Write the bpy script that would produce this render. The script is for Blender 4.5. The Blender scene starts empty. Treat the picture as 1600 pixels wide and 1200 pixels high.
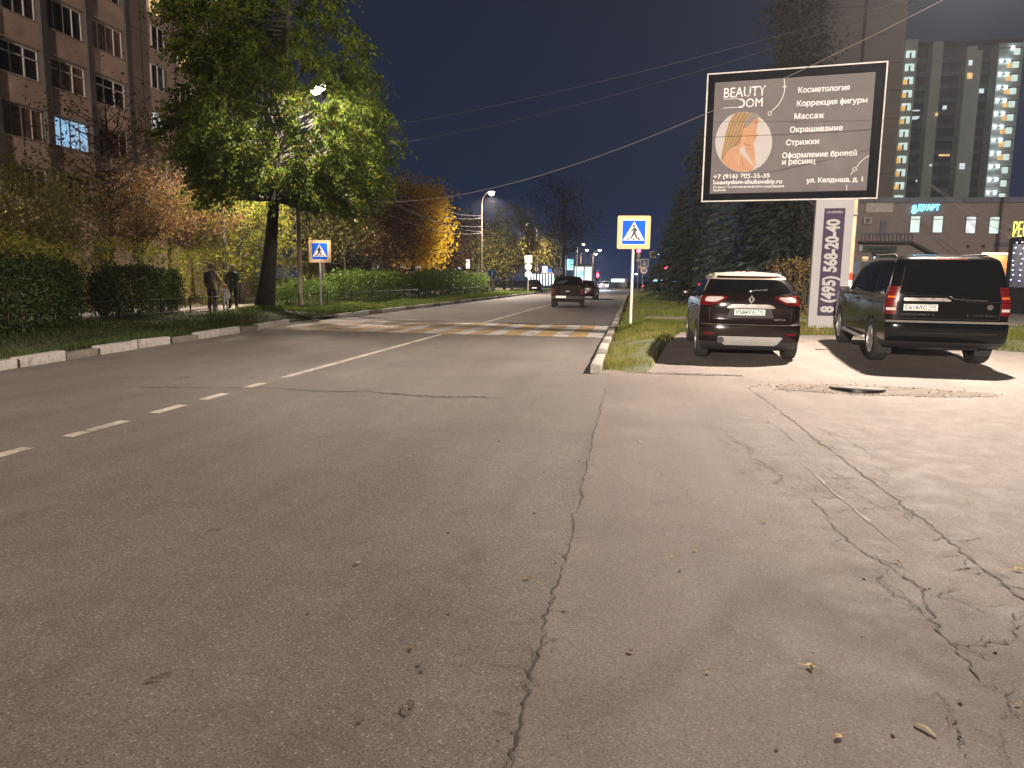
import bpy, bmesh, math, random
import numpy as np
from mathutils import Vector, Matrix

R = math.radians
SC = bpy.context.scene
COL = SC.collection
random.seed(4)
RNG = np.random.default_rng(4)

# ------------------------------------------------------------------ camera
FPX, CAM_H, ROLL = 1150.0, 1.4, R(0.77)
YAW, PITCH = R(9.1866), R(8.0448)
_f = np.array([-math.sin(YAW)*math.cos(PITCH), math.cos(YAW)*math.cos(PITCH), -math.sin(PITCH)])
_r0 = np.array([math.cos(YAW), math.sin(YAW), 0.0])
_u0 = np.cross(_r0, _f)
_r = _r0*math.cos(ROLL)+_u0*math.sin(ROLL)
_u = _u0*math.cos(ROLL)-_r0*math.sin(ROLL)
cam = bpy.data.cameras.new('camera')
cam.sensor_fit = 'HORIZONTAL'; cam.sensor_width = 36; cam.lens = FPX/1600*36
cam.clip_start = .05; cam.clip_end = 3000
camo = bpy.data.objects.new('camera', cam); COL.objects.link(camo)
camo.matrix_world = Matrix(((_r[0], _u[0], -_f[0], 0), (_r[1], _u[1], -_f[1], 0), (_r[2], _u[2], -_f[2], CAM_H), (0, 0, 0, 1)))
SC.camera = camo

# ------------------------------------------------------------------ night sky
W = bpy.data.worlds.new('World'); SC.world = W; W.use_nodes = True
wn = W.node_tree; wn.nodes.clear()
wo = wn.nodes.new('ShaderNodeOutputWorld'); bg = wn.nodes.new('ShaderNodeBackground')
tc = wn.nodes.new('ShaderNodeTexCoord'); sx = wn.nodes.new('ShaderNodeSeparateXYZ')
rp = wn.nodes.new('ShaderNodeValToRGB')
wn.links.new(tc.outputs['Generated'], sx.inputs[0]); wn.links.new(sx.outputs['Z'], rp.inputs[0])
el = rp.color_ramp.elements
el[0].position = 0.0; el[0].color = (.020, .034, .088, 1)
el[1].position = .42; el[1].color = (.0122, .0172, .0305, 1)
e = el.new(.12); e.color = (.0138, .0222, .050, 1)
wn.links.new(rp.outputs[0], bg.inputs[0]); bg.inputs[1].default_value = 1.0
wn.links.new(bg.outputs[0], wo.inputs[0])

SC.view_settings.view_transform = 'Standard'
SC.view_settings.look = 'None'
SC.view_settings.exposure = 0.0
SC.view_settings.gamma = 1.0
cy = SC.cycles
cy.max_bounces = 5; cy.diffuse_bounces = 2; cy.glossy_bounces = 3; cy.transmission_bounces = 3; cy.transparent_max_bounces = 6
cy.sample_clamp_indirect = 2.0; cy.sample_clamp_direct = 12.0
cy.caustics_reflective = False; cy.caustics_refractive = False
cy.use_denoising = True
cy.use_light_tree = True

# lamp powers (street lamps light this night scene; flood and yard are added)
LP = dict(near=10500, flood=31000, rear=330000, tree=7500, path=12000, far=30000, yard=9000)
WARM = (1.0, .83, .69)

# ------------------------------------------------------------------ pixel -> world helpers (camera solved from the road's vanishing point)
def ray(px, py): return (px-800)/FPX*_r-(py-600)/FPX*_u+_f
def G(px, py, z=0.0):
    d = ray(px, py); t = (z-CAM_H)/d[2]; v = d*t; return Vector((v[0], v[1], z))
def PY(px, py, Y):
    d = ray(px, py); v = d*(Y/d[1]); return Vector((v[0], v[1], v[2]+CAM_H))
def PX(px, py, X):
    d = ray(px, py); v = d*(X/d[0]); return Vector((v[0], v[1], v[2]+CAM_H))

# ------------------------------------------------------------------ object helpers
def link(o, parent=None):
    COL.objects.link(o)
    if parent: o.parent = parent
    return o
def tag(o, label=None, cat=None, group=None, kind=None):
    if label: o['label'] = label
    if cat: o['category'] = cat
    if group: o['group'] = group
    if kind: o['kind'] = kind
    return o
def thing(name, label, cat, loc=(0, 0, 0), rz=0.0, group=None):
    o = bpy.data.objects.new(name, None); o.empty_display_size = .2
    COL.objects.link(o); o.location = loc; o.rotation_euler = (0, 0, rz)
    return tag(o, label, cat, group)
def copy_tree(o, parent=None):
    c = o.copy(); COL.objects.link(c)
    if parent: c.parent = parent
    for ch in list(o.children): copy_tree(ch, c)
    return c

class MB:
    """collects polygons and links them as one mesh object"""
    def __init__(s): s.v = []; s.f = []; s.m = []
    def add(s, verts, faces, mi=0, M=None):
        n = len(s.v)
        if M is not None: verts = [M @ Vector(p) for p in verts]
        s.v += [tuple(p) for p in verts]
        s.f += [tuple(i+n for i in q) for q in faces]
        s.m += [mi]*len(faces)
        return s
    def box(s, c, d, mi=0, M=None, ch=0.0):
        cx, cy_, cz = c; x, y, z = d[0]/2, d[1]/2, d[2]/2
        if ch <= 0:
            vs = [(cx+a*x, cy_+b*y, cz+e*z) for e in (-1, 1) for a, b in ((-1, -1), (1, -1), (1, 1), (-1, 1))]
            fs = [(3, 2, 1, 0), (4, 5, 6, 7), (0, 1, 5, 4), (1, 2, 6, 5), (2, 3, 7, 6), (3, 0, 4, 7)]
            return s.add(vs, fs, mi, M)
        bm = bmesh.new(); bmesh.ops.create_cube(bm, size=1)
        bmesh.ops.scale(bm, vec=(d[0], d[1], d[2]), verts=bm.verts)
        bmesh.ops.bevel(bm, geom=list(bm.edges), offset=ch, segments=2, affect='EDGES', profile=.5)
        bmesh.ops.translate(bm, vec=c, verts=bm.verts)
        bm.verts.index_update()
        s.add([tuple(v.co) for v in bm.verts], [tuple(v.index for v in f.verts) for f in bm.faces], mi, M); bm.free()
        return s
    def tube(s, path, rad, n=8, mi=0, cap=True, M=None):
        path = [Vector(p) for p in path]
        if not hasattr(rad, '__len__'): rad = [rad]*len(path)
        vs = []; fs = []; up = None
        for i, p in enumerate(path):
            t = (path[min(i+1, len(path)-1)]-path[max(i-1, 0)])
            if t.length < 1e-9: t = Vector((0, 0, 1))
            t.normalize()
            if up is None: up = Vector((1, 0, 0)) if abs(t.x) < .8 else Vector((0, 1, 0))
            a = t.cross(up)
            if a.length < 1e-4: a = t.cross(Vector((0, 1, 0)))
            a.normalize(); b = t.cross(a); up = -b if False else up
            for k in range(n):
                th = 2*math.pi*k/n
                vs.append(p+a*math.cos(th)*rad[i]+b*math.sin(th)*rad[i])
        for i in range(len(path)-1):
            for k in range(n):
                fs.append((i*n+k, i*n+(k+1) % n, (i+1)*n+(k+1) % n, (i+1)*n+k))
        if cap:
            fs.append(tuple(range(n-1, -1, -1))); fs.append(tuple((len(path)-1)*n+k for k in range(n)))
        return s.add(vs, fs, mi, M)
    def disc(s, c, r, axis='y', n=24, mi=0, M=None, r0=0.0):
        def pt(rr, th):
            a, b = rr*math.cos(th), rr*math.sin(th)
            return {'y': (c[0]+a, c[1], c[2]+b), 'z': (c[0]+a, c[1]+b, c[2]), 'x': (c[0], c[1]+a, c[2]+b)}[axis]
        if r0 <= 0: return s.add([pt(r, 2*math.pi*k/n) for k in range(n)], [tuple(range(n))], mi, M)
        vs = [pt(q, 2*math.pi*k/n) for q in (r0, r) for k in range(n)]
        return s.add(vs, [(k, (k+1) % n, n+(k+1) % n, n+k) for k in range(n)], mi, M)
    def prism(s, pts, y0, y1, mi=0, M=None):
        """polygon in XZ extruded along Y"""
        n = len(pts)
        vs = [(x, y0, z) for x, z in pts]+[(x, y1, z) for x, z in pts]
        fs = [tuple(range(n)), tuple(range(2*n-1, n-1, -1))]+[(k, n+k, n+(k+1) % n, (k+1) % n) for k in range(n)]
        return s.add(vs, fs, mi, M)
    def grid(s, P, mi=0, M=None, closed=False):
        """P: rows x cols of points"""
        r, c = len(P), len(P[0]); vs = [p for row in P for p in row]; fs = []
        for i in range(r-1):
            for j in range(c if closed else c-1):
                fs.append((i*c+j, i*c+(j+1) % c, (i+1)*c+(j+1) % c, (i+1)*c+j))
        return s.add(vs, fs, mi, M)
    def build(s, name, mats, parent=None, smooth=False, loc=None, ang=None, bevel=0):
        me = bpy.data.meshes.new(name); me.from_pydata(s.v, [], s.f)
        for m in (mats if isinstance(mats, (list, tuple)) else [mats]): me.materials.append(m)
        me.polygons.foreach_set('material_index', s.m)
        bm = bmesh.new(); bm.from_mesh(me); bmesh.ops.recalc_face_normals(bm, faces=bm.faces)
        if bevel:
            bmesh.ops.bevel(bm, geom=[e_ for e_ in bm.edges if len(e_.link_faces) == 2 and e_.calc_face_angle(0) > .6], offset=bevel, segments=2, affect='EDGES', profile=.6)
        bm.to_mesh(me); bm.free()
        if smooth:
            me.polygons.foreach_set('use_smooth', [True]*len(me.polygons))
            if ang is not None: me.set_sharp_from_angle(angle=R(ang))
        o = bpy.data.objects.new(name, me); link(o, parent)
        if loc is not None: o.location = loc
        return o

def np_mesh(name, V, F, mats, parent=None, smooth=False):
    """fast numpy mesh of equal sized polygons"""
    V = np.asarray(V, np.float32); F = np.asarray(F, np.int32); k = F.shape[1]
    me = bpy.data.meshes.new(name)
    me.vertices.add(len(V)); me.vertices.foreach_set('co', V.ravel())
    me.loops.add(F.size); me.loops.foreach_set('vertex_index', F.ravel())
    me.polygons.add(len(F)); me.polygons.foreach_set('loop_start', np.arange(0, F.size, k, dtype=np.int32))
    me.update(calc_edges=True)
    for m in (mats if isinstance(mats, (list, tuple)) else [mats]): me.materials.append(m)
    if smooth: me.polygons.foreach_set('use_smooth', [True]*len(F))
    o = bpy.data.objects.new(name, me); return link(o, parent)

def mesh_from_mod(o):
    dg = bpy.context.evaluated_depsgraph_get(); dg.update()
    return bpy.data.meshes.new_from_object(o.evaluated_get(dg))

def text_geo(s, size, bold=0.0, sx_=1.0, shear=0.0, align='LEFT', spacing=1.0, depth=.002):
    cu = bpy.data.curves.new('lettering_source', 'FONT'); cu.body = s; cu.size = size; cu.align_x = align
    cu.offset = bold; cu.shear = shear; cu.space_character = spacing; cu.extrude = depth; cu.resolution_u = 3
    o = bpy.data.objects.new('lettering_source', cu); COL.objects.link(o)
    me = mesh_from_mod(o)
    vs = [(v.co.x*sx_, v.co.y, v.co.z) for v in me.vertices]; fs = [tuple(p.vertices) for p in me.polygons]
    bpy.data.objects.remove(o); bpy.data.curves.remove(cu); bpy.data.meshes.remove(me)
    return vs, fs
def text_fit(s, width, height, x, y, bold=0.0, align='LEFT', shear=0.0, depth=.002):
    """lettering scaled so that its box is width x height with its lower left corner at x, y (either may be None)"""
    vs, fs = text_geo(s, 1.0, bold, 1.0, shear, 'LEFT', 1.0, depth)
    xs = [v[0] for v in vs]; ys = [v[1] for v in vs]
    w0, h0 = max(xs)-min(xs), max(ys)-min(ys)
    kx = width/w0 if width else height/h0; ky = height/h0 if height else kx
    ox = x-(width or kx*w0)/2 if align == 'CENTER' else x
    return [((a-min(xs))*kx+ox, (b-min(ys))*ky+y, c) for a, b, c in vs], fs
TOFACE = Matrix(((1, 0, 0, 0), (0, 0, -1, 0), (0, 1, 0, 0), (0, 0, 0, 1)))   # text plane -> upright, facing -Y

# ------------------------------------------------------------------ materials
def new_mat(name):
    m = bpy.data.materials.new(name); m.use_nodes = True
    n = m.node_tree; n.nodes.clear()
    out = n.nodes.new('ShaderNodeOutputMaterial'); b = n.nodes.new('ShaderNodeBsdfPrincipled')
    n.links.new(b.outputs[0], out.inputs[0]); return m, n, b, out
def _noise(n, scale, detail=3, rough=.55, vec=None, dist=0.0):
    t = n.nodes.new('ShaderNodeTexNoise'); t.inputs['Scale'].default_value = scale; t.inputs['Detail'].default_value = detail
    t.inputs['Roughness'].default_value = rough; t.inputs['Distortion'].default_value = dist
    if vec is not None: n.links.new(vec, t.inputs['Vector'])
    return t
def _map(n, sock, a, b, c, d):
    t = n.nodes.new('ShaderNodeMapRange'); t.inputs[1].default_value = a; t.inputs[2].default_value = b
    t.inputs[3].default_value = c; t.inputs[4].default_value = d; n.links.new(sock, t.inputs[0]); return t.outputs[0]
def _mixc(n, fac, a, b, mode='MIX'):
    t = n.nodes.new('ShaderNodeMix'); t.data_type = 'RGBA'; t.blend_type = mode
    for s_, v in ((0, fac), (6, a), (7, b)):
        if isinstance(v, (int, float)): t.inputs[s_].default_value = v
        elif isinstance(v, tuple): t.inputs[s_].default_value = (*v[:3], 1)
        else: n.links.new(v, t.inputs[s_])
    return t.outputs[2]
def pm(name, col, rough=.6, metal=0.0, var=.18, scale=3.0, bump=0.0, bscale=60.0, coat=0.0, col2=None, spec=.5, dirt=0.0):
    m, n, b, out = new_mat(name)
    tcn = n.nodes.new('ShaderNodeTexCoord'); v = tcn.outputs['Object']
    t = _noise(n, scale, 5, .6, v)
    lo = tuple(c*(1-var) for c in col); hi = tuple(min(1, c*(1+var)) for c in col)
    if col2: lo, hi = col, col2
    c = _mixc(n, _map(n, t.outputs[0], .3, .7, 0, 1), lo, hi)
    if dirt:
        t2 = _noise(n, scale*2.3, 6, .7, v)
        c = _mixc(n, _map(n, t2.outputs[0], .5, .75, 0, dirt), c, (.045, .038, .032))
    n.links.new(c, b.inputs['Base Color'])
    t3 = _noise(n, scale*4, 3, .5, v)
    n.links.new(_map(n, t3.outputs[0], .3, .7, max(.02, rough*.85), min(1, rough*1.15)), b.inputs['Roughness'])
    b.inputs['Metallic'].default_value = metal; b.inputs['Coat Weight'].default_value = coat; b.inputs['Coat Roughness'].default_value = .06
    b.inputs['Specular IOR Level'].default_value = spec
    if bump:
        bt = _noise(n, bscale, 4, .6, v); bn = n.nodes.new('ShaderNodeBump'); bn.inputs['Strength'].default_value = bump; bn.inputs['Distance'].default_value = .02
        n.links.new(bt.outputs[0], bn.inputs['Height']); n.links.new(bn.outputs[0], b.inputs['Normal'])
    return m
def emat(name, col, strength, pattern=0.0, scale=6.0, col2=None):
    """a surface that gives off light"""
    m, n, b, out = new_mat(name)
    b.inputs['Base Color'].default_value = (.3, .3, .3, 1); b.inputs['Roughness'].default_value = .5
    b.inputs['Emission Strength'].default_value = strength
    if pattern:
        g = n.nodes.new('ShaderNodeTexCoord'); t = _noise(n, scale, 2, .5, g.outputs['Object'])
        c = _mixc(n, _map(n, t.outputs[0], .4, .6, 0, 1), tuple(c*(1-pattern) for c in col), col2 or col)
        n.links.new(c, b.inputs['Emission Color'])
    else: b.inputs['Emission Color'].default_value = (*col, 1)
    m.cycles.emission_sampling = 'NONE'
    return m
def leaf_mat(name, cols, trans=.3, rough=.55):
    m, n, b, out = new_mat(name)
    g = n.nodes.new('ShaderNodeNewGeometry'); r = n.nodes.new('ShaderNodeValToRGB')
    n.links.new(g.outputs['Random Per Island'], r.inputs[0])
    el = r.color_ramp.elements
    while len(el) < len(cols): el.new(.5)
    for i, c in enumerate(cols): el[i].position = i/max(1, len(cols)-1); el[i].color = (*c, 1)
    b.inputs['Roughness'].default_value = rough; b.inputs['Specular IOR Level'].default_value = .1
    tr = n.nodes.new('ShaderNodeBsdfTranslucent'); mx = n.nodes.new('ShaderNodeMixShader'); mx.inputs[0].default_value = trans
    n.links.new(r.outputs[0], b.inputs['Base Color']); n.links.new(r.outputs[0], tr.inputs[0])
    n.links.new(b.outputs[0], mx.inputs[1]); n.links.new(tr.outputs[0], mx.inputs[2]); n.links.new(mx.outputs[0], out.inputs[0])
    return m
def asphalt(name, base, warm, speck=1.0, scale=1.0, rough=.8, patch=.2):
    m, n, b, out = new_mat(name)
    g = n.nodes.new('ShaderNodeNewGeometry'); p = g.outputs['Position']
    n1 = _noise(n, .35*scale, 6, .62, p, .4); n2 = _noise(n, 5, 5, .65, p); n3 = _noise(n, 130, 3, .6, p)
    c = _mixc(n, _map(n, n1.outputs[0], .33, .67, 0, 1), base, warm)
    c = _mixc(n, 1.0, c, _g3(n, _map(n, n2.outputs[0], .25, .75, 1-patch, 1+patch)), 'MULTIPLY')
    c = _mixc(n, 1.0, c, _g3(n, _map(n, n3.outputs[0], .25, .75, 1-.28*speck, 1+.28*speck)), 'MULTIPLY')
    mp = n.nodes.new('ShaderNodeMapping'); mp.inputs['Scale'].default_value = (1, .07, 1); n.links.new(p, mp.inputs[0])
    n5 = _noise(n, 1.7, 4, .6, mp.outputs[0]); c = _mixc(n, 1.0, c, _g3(n, _map(n, n5.outputs[0], .3, .7, .86, 1.13)), 'MULTIPLY')
    n6 = _noise(n, .9, 5, .7, p, 1.2); c = _mixc(n, _map(n, n6.outputs[0], .62, .74, 0, .45), c, (.035, .031, .028))
    vo = n.nodes.new('ShaderNodeTexVoronoi'); vo.inputs['Scale'].default_value = 165; n.links.new(p, vo.inputs['Vector'])
    sp = n.nodes.new('ShaderNodeSeparateColor'); n.links.new(vo.outputs['Color'], sp.inputs[0])
    c = _mixc(n, 1.0, c, _g3(n, _map(n, sp.outputs[0], 0, 1, 1-.3*speck, 1+.3*speck)), 'MULTIPLY')
    c = _mixc(n, _map(n, sp.outputs[1], .955, .985, 0, .55*speck), c, (.32, .29, .26))
    c = _mixc(n, _map(n, sp.outputs[2], .95, .98, 0, .5*speck), c, (.012, .011, .01))
    n.links.new(c, b.inputs['Base Color'])
    n.links.new(_map(n, n2.outputs[0], .3, .7, rough-.08, rough+.08), b.inputs['Roughness'])
    b.inputs['Specular IOR Level'].default_value = .3
    bn = n.nodes.new('ShaderNodeBump'); bn.inputs['Strength'].default_value = .55*speck; bn.inputs['Distance'].default_value = .008
    n.links.new(n3.outputs[0], bn.inputs['Height']); n.links.new(bn.outputs[0], b.inputs['Normal'])
    return m
def _g3(n, sock):
    t = n.nodes.new('ShaderNodeCombineColor')
    for i in range(3): n.links.new(sock, t.inputs[i])
    return t.outputs[0]
def paint_mat(name, col, under, wear):
    m, n, b, out = new_mat(name)
    g = n.nodes.new('ShaderNodeNewGeometry'); p = g.outputs['Position']
    t = _noise(n, 9, 6, .72, p); t2 = _noise(n, 1.1, 4, .6, p); t3 = _noise(n, 120, 2, .5, p)
    add = n.nodes.new('ShaderNodeMath'); add.operation = 'ADD'; n.links.new(_map(n, t.outputs[0], .3, .7, -.3, .3), add.inputs[0]); n.links.new(_map(n, t2.outputs[0], .3, .7, wear-.3, wear+.3), add.inputs[1])
    c = _mixc(n, _map(n, add.outputs[0], .3, .75, .05, .95), col, under)
    c = _mixc(n, 1.0, c, _g3(n, _map(n, t3.outputs[0], .25, .75, .78, 1.22)), 'MULTIPLY')
    n.links.new(c, b.inputs['Base Color']); b.inputs['Roughness'].default_value = .7
    return m

M = {}
M['road'] = asphalt('road_asphalt', (.092, .081, .073), (.130, .113, .100), 1.05, 1.0, .78, .2)
M['lot'] = asphalt('forecourt_asphalt', (.108, .091, .080), (.158, .133, .118), .8, 1.6, .8, .14)
M['lot_old'] = asphalt('old_asphalt', (.135, .118, .106), (.18, .155, .138), .8, 3, .85, .22)
M['soil'] = pm('soil', (.055, .042, .03), .95, var=.35, scale=2, bump=.6, bscale=25)
M['verge'] = pm('verge_soil', (.035, .04, .016), .95, scale=1.5, bump=.7, bscale=30, col2=(.075, .062, .03))
M['lawn'] = pm('lawn_soil', (.04, .055, .018), .95, scale=1.2, bump=.7, bscale=30, col2=(.075, .075, .03))
M['pave'] = asphalt('pavement', (.16, .14, .115), (.2, .175, .145), .6, 2, .85)
M['gravel'] = pm('rubble_soil', (.165, .135, .108), .95, scale=5, bump=1.0, bscale=40, col2=(.075, .06, .048))
M['white_line'] = paint_mat('white_road_paint', (.44, .40, .34), (.11, .095, .083), .36)
M['white_bar'] = paint_mat('white_crossing_paint', (.52, .49, .46), (.11, .095, .083), .42)
M['white_worn_dim'] = paint_mat('worn_dim_white_paint', (.5, .47, .44), (.10, .088, .078), .44)  # left bars: more wear, plus the dimmer light there put into the colour
M['yellow_worn_dim'] = paint_mat('worn_dim_yellow_paint', (.43, .28, .10), (.10, .088, .078), .46)
M['yellow_bar'] = paint_mat('yellow_crossing_paint', (.43, .28, .10), (.11, .095, .083), .44)
M['tar'] = pm('tar_crack', (.032, .027, .023), .9, var=.3, scale=20)
M['kerb_white'] = pm('whitewashed_kerb', (.29, .27, .245), .85, var=.15, scale=6, bump=.3, bscale=40, dirt=.75)
M['kerb_grey'] = pm('bare_concrete_kerb', (.12, .105, .092), .9, var=.25, scale=6, bump=.4, bscale=40, dirt=.4)
M['concrete'] = pm('concrete', (.26, .24, .22), .85, var=.15, scale=4, bump=.3, bscale=50)
M['lamp_pole'] = pm('weathered_lamp_pole', (.17, .135, .10), .7, var=.2, scale=4)
M['galv'] = pm('galvanised_metal', (.45, .45, .44), .5, .3, var=.12, scale=8)
M['whitepaint'] = pm('white_paint', (.72, .7, .66), .5, var=.08, scale=6, dirt=.3)
M['black_metal'] = pm('black_metal', (.012, .013, .016), .45, .2, var=.2, scale=8)
M['dark_metal'] = pm('dark_metal', (.035, .035, .038), .5, .4, var=.2, scale=8)
M['bark'] = pm('bark', (.045, .037, .03), .95, var=.45, scale=9, bump=1.0, bscale=18)
M['birchbark'] = pm('birch_bark', (.5, .47, .42), .9, scale=5, col2=(.16, .13, .11), bump=.4, bscale=20)
M['twig'] = pm('twig', (.06, .045, .035), .9, var=.3, scale=9)
M['wire'] = pm('cable_sheath', (.20, .18, .165), .6, var=.1, scale=3)
M['wire_mid'] = pm('grey_cable_sheath', (.07, .065, .06), .6, var=.1, scale=3)
M['wire_dark'] = pm('dark_cable_sheath', (.03, .03, .03), .7, var=.1, scale=3)
M['glass_dark'] = pm('dark_window_glass', (.012, .013, .016), .06, var=.2, scale=1, spec=.6)
M['rubber'] = pm('tyre_rubber', (.014, .014, .014), .85, var=.2, scale=12, bump=.3, bscale=60)
M['alloy'] = pm('alloy_rim', (.42, .42, .42), .35, .8, var=.1, scale=8)
M['chrome'] = pm('chrome', (.7, .7, .7), .18, 1.0, var=.05, scale=5)
M['plastic'] = pm('black_plastic', (.018, .018, .019), .55, var=.15, scale=10, bump=.1, bscale=120)
M['silver'] = pm('silver_plastic', (.4, .4, .4), .4, .3, var=.06, scale=6)
M['lens_red'] = pm('red_lamp_lens', (.10, .005, .006), .25, var=.4, scale=14, coat=.15, spec=.2)
M['lens_clear'] = pm('clear_lamp_lens', (.55, .5, .48), .15, var=.15, scale=14, coat=.6)
M['lens_orange'] = pm('orange_lamp_lens', (.6, .14, .02), .15, var=.2, scale=14, coat=.6)
M['bulb'] = emat('sodium_bulb', (1.0, .82, .6), 150)
M['bulb_white'] = emat('white_bulb', (.9, .95, 1.0), 40)
# ================================================================== GROUND
def lerp(a, b, t): return a+(b-a)*t
def sheet(name, pts, z, m, kind='structure', sub=0):
    """flat polygon at height z (pts in XY)"""
    mb = MB().add([(x, y, z) for x, y in pts], [tuple(range(len(pts)))])
    return tag(mb.build(name, m), kind=kind)
KX = -10.08; KR = -.62
def kxl(y):  # left kerb line
    if y < 20.6: return lerp(-9.0, -9.95, max(-.6, min(1, (y-9.3)/11.3)))
    return lerp(-9.95, KX, min(1, (y-20.6)/4))
sheet('ground', [(-900, -300), (900, -300), (900, 1500), (-900, 1500)], -.03, M['soil'])
sheet('road', [(-10.6, -30), (-.31, -30), (-.31, 11.3), (-.6, 11.3), (-.6, 112), (-10.6, 112)], 0, M['road'])
sheet('crossroad', [(-140, 112), (140, 112), (140, 136), (-140, 136)], 0.0, M['road'])
# the forecourt: smooth new asphalt in front, an older strip where the cars stand
lot_mid = [(-.31, 11.3), (.2, 11.55), (1.3, 11.25), (2.4, 10.95), (3.6, 10.75), (5.2, 10.9), (7.5, 10.7), (30, 10.2)]
sheet('forecourt', [(-.31, -30), (30, -30)]+lot_mid[::-1], 0, M['lot'])
def rise(y): return .032*max(0.0, min(6.2, y-13.0))
V = []; F = []
for j, v in enumerate(np.linspace(0, 1, 24)):
    for i, x in enumerate(np.linspace(-.6, 30, 62)):
        yb_ = float(np.interp(x, [q[0] for q in lot_mid], [q[1] for q in lot_mid])); y = lerp(yb_, 24, v); V.append((x, y, -.004+rise(y)*max(0, min(1, (x+.3)/.7))))
for j in range(23):
    for i in range(61): F.append((j*62+i, j*62+i+1, (j+1)*62+i+1, (j+1)*62+i))
tag(np_mesh('parking_strip', V, F, M['lot_old'], smooth=True), kind='structure')
sheet('side_street', [(9.6, 24.0), (60, 24), (60, 40), (9.6, 40)], .212, M['lot_old'])
tagk = lambda o: tag(o, kind='structure')
# manhole surround: rubble where the asphalt is broken out
def blob(cx, cy, rx, ry, n=28, j=.18, rng=RNG):
    return [(cx+rx*math.cos(t)*(1+rng.uniform(-j, j)), cy+ry*math.sin(t)*(1+rng.uniform(-j, j))) for t in np.linspace(0, 2*math.pi, n, endpoint=False)]
sheet('rubble_patch', blob(3.25, 10.38, 1.3, .44), .004, M['gravel'])
sheet('rubble_streak', blob(.75, 11.55, .8, .1, 24, .3), .004, M['gravel'])

def bumpy(name, x0, x1, y0, y1, nx, ny, hfun, m):
    xs = np.linspace(x0, x1, nx); ys = np.linspace(y0, y1, ny)
    V = [(x, y, hfun(x, y)) for y in ys for x in xs]
    F = [(j*nx+i, j*nx+i+1, (j+1)*nx+i+1, (j+1)*nx+i) for j in range(ny-1) for i in range(nx-1)]
    return tagk(np_mesh(name, V, F, m, smooth=True))
def wob(x, y): return .5*math.sin(x*1.7+y*.9)+.3*math.sin(x*.7-y*2.3+1)+.2*math.sin(3.1*x+2.2*y)
# left verge between the kerb and the pavement
def left_h(x, y):
    return .115+.03*wob(x, y)+.05*max(0, min(1, (-10.6-x)/2))
vy = np.concatenate([np.linspace(-6, 30, 60), np.linspace(31, 112, 60)])
tr = np.linspace(0, 1, 14)
V = []; F = []
for j, y in enumerate(vy):
    xa = kxl(y)-.15
    for i, t in enumerate(tr):
        x = lerp(xa, -15.4, t); V.append((x, y, left_h(x, y) if 0 < i < 13 else .1))
for j in range(len(vy)-1):
    for i in range(13): F.append((j*14+i, j*14+i+1, (j+1)*14+i+1, (j+1)*14+i))
tagk(np_mesh('verge', V, F, M['verge'], smooth=True))
sheet('pavement', [(-15.4, -6), (-15.4, 112), (-18.0, 112), (-18.0, -6)], .1, M['pave'])
bumpy('yard_ground', -60, -18, -10, 140, 20, 50, lambda x, y: .1+.04*wob(x, y)*min(1, (-18-x)), M['verge'])
# right verge and lawn
def lot_edge(x):  # far edge of the parking strip
    if x < .28: return 11.42
    if x < .72: return lerp(11.42, 15.6, (x-.28)/.44)
    if x < 1.2: return lerp(15.6, 18.6, (x-.72)/.48)
    if x < 6.3: return 18.5+.12*math.sin(3*x)
    if x < 7.4: return lerp(18.5, 16.2, (x-6.3)/1.1)
    return lerp(16.2, 14.5, min(1, (x-7.4)/5))
def right_h(x, y):
    e = y-lot_edge(x); e2 = x-KR
    r = max(0, min(1, e/.9))*max(.35, min(1, e2/.8))
    return -.02+rise(y)*max(0, min(1, (x+.3)/.7))+r*(.10+.03*wob(x, y))+.10*max(0, 1-((x-6.2)**2/6+(y-20.3)**2/3))*r
xs = np.concatenate([np.linspace(KR+.12, 1.6, 26), np.linspace(1.75, 9.6, 36)])
V = []; F = []; NY = 60
for x in xs:
    y0 = lot_edge(x)-.03
    for j in range(NY):
        y = y0+(95-y0)*(j/(NY-1))**2.6; V.append((x, y, right_h(x, y)))
for i in range(len(xs)-1):
    for j in range(NY-1): F.append((i*NY+j, (i+1)*NY+j, (i+1)*NY+j+1, i*NY+j+1))
tagk(np_mesh('lawn', V, F, M['lawn'], smooth=True))
V = []; F = []
xs2 = np.linspace(9.6, 40, 24)
for x in xs2:
    y0 = lot_edge(x)-.03
    for j in range(14):
        y = y0+(24-y0)*(j/13); V.append((x, y, right_h(x, y) if j < 13 else .2))
for i in range(23):
    for j in range(13): F.append((i*14+j, (i+1)*14+j, (i+1)*14+j+1, i*14+j+1))
tagk(np_mesh('lawn_strip', V, F, M['lawn'], smooth=True))
sheet('far_lawn', [(9.6, 40), (60, 40), (60, 95), (9.6, 95)], .2, M['lawn'])
bumpy('lawn_path', .4, 6, 22.9, 24.3, 20, 5, lambda x, y: right_h(x, y)+.02, M['lot_old'])

# ------------------------------------------------------------------ kerbs
def kerb(name, xf, stones, side):
    mb = MB()
    for (y0, y1, k, h) in stones:
        x0, x1 = xf(y0), xf(y1); d = (y1-y0)
        a = math.atan2(-(x1-x0), d)
        Mx = Matrix.Translation(((x0+x1)/2-side*.08, (y0+y1)/2, h/2-.03)) @ Matrix.Rotation(a, 4, 'Z') @ Matrix.Rotation(random.uniform(-.02, .02), 4, 'X')
        mb.box((random.uniform(-.012, .012), 0, 0), (.16, d-.03, h+.06), k, Mx, ch=.018)
    return tagk(mb.build(name, [M['kerb_white'], M['kerb_grey']], smooth=True, ang=35))
ky = [G(px, py)[1] for px, py in ((100, 563), (160, 555), (262, 537), (303, 530.5), (373, 520), (405, 516), (458, 508))]
st = [(5.2, 7.0, 0, .15), (7.0, 8.3, 1, .13), (8.3, 9.6, 0, .15)]
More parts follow.
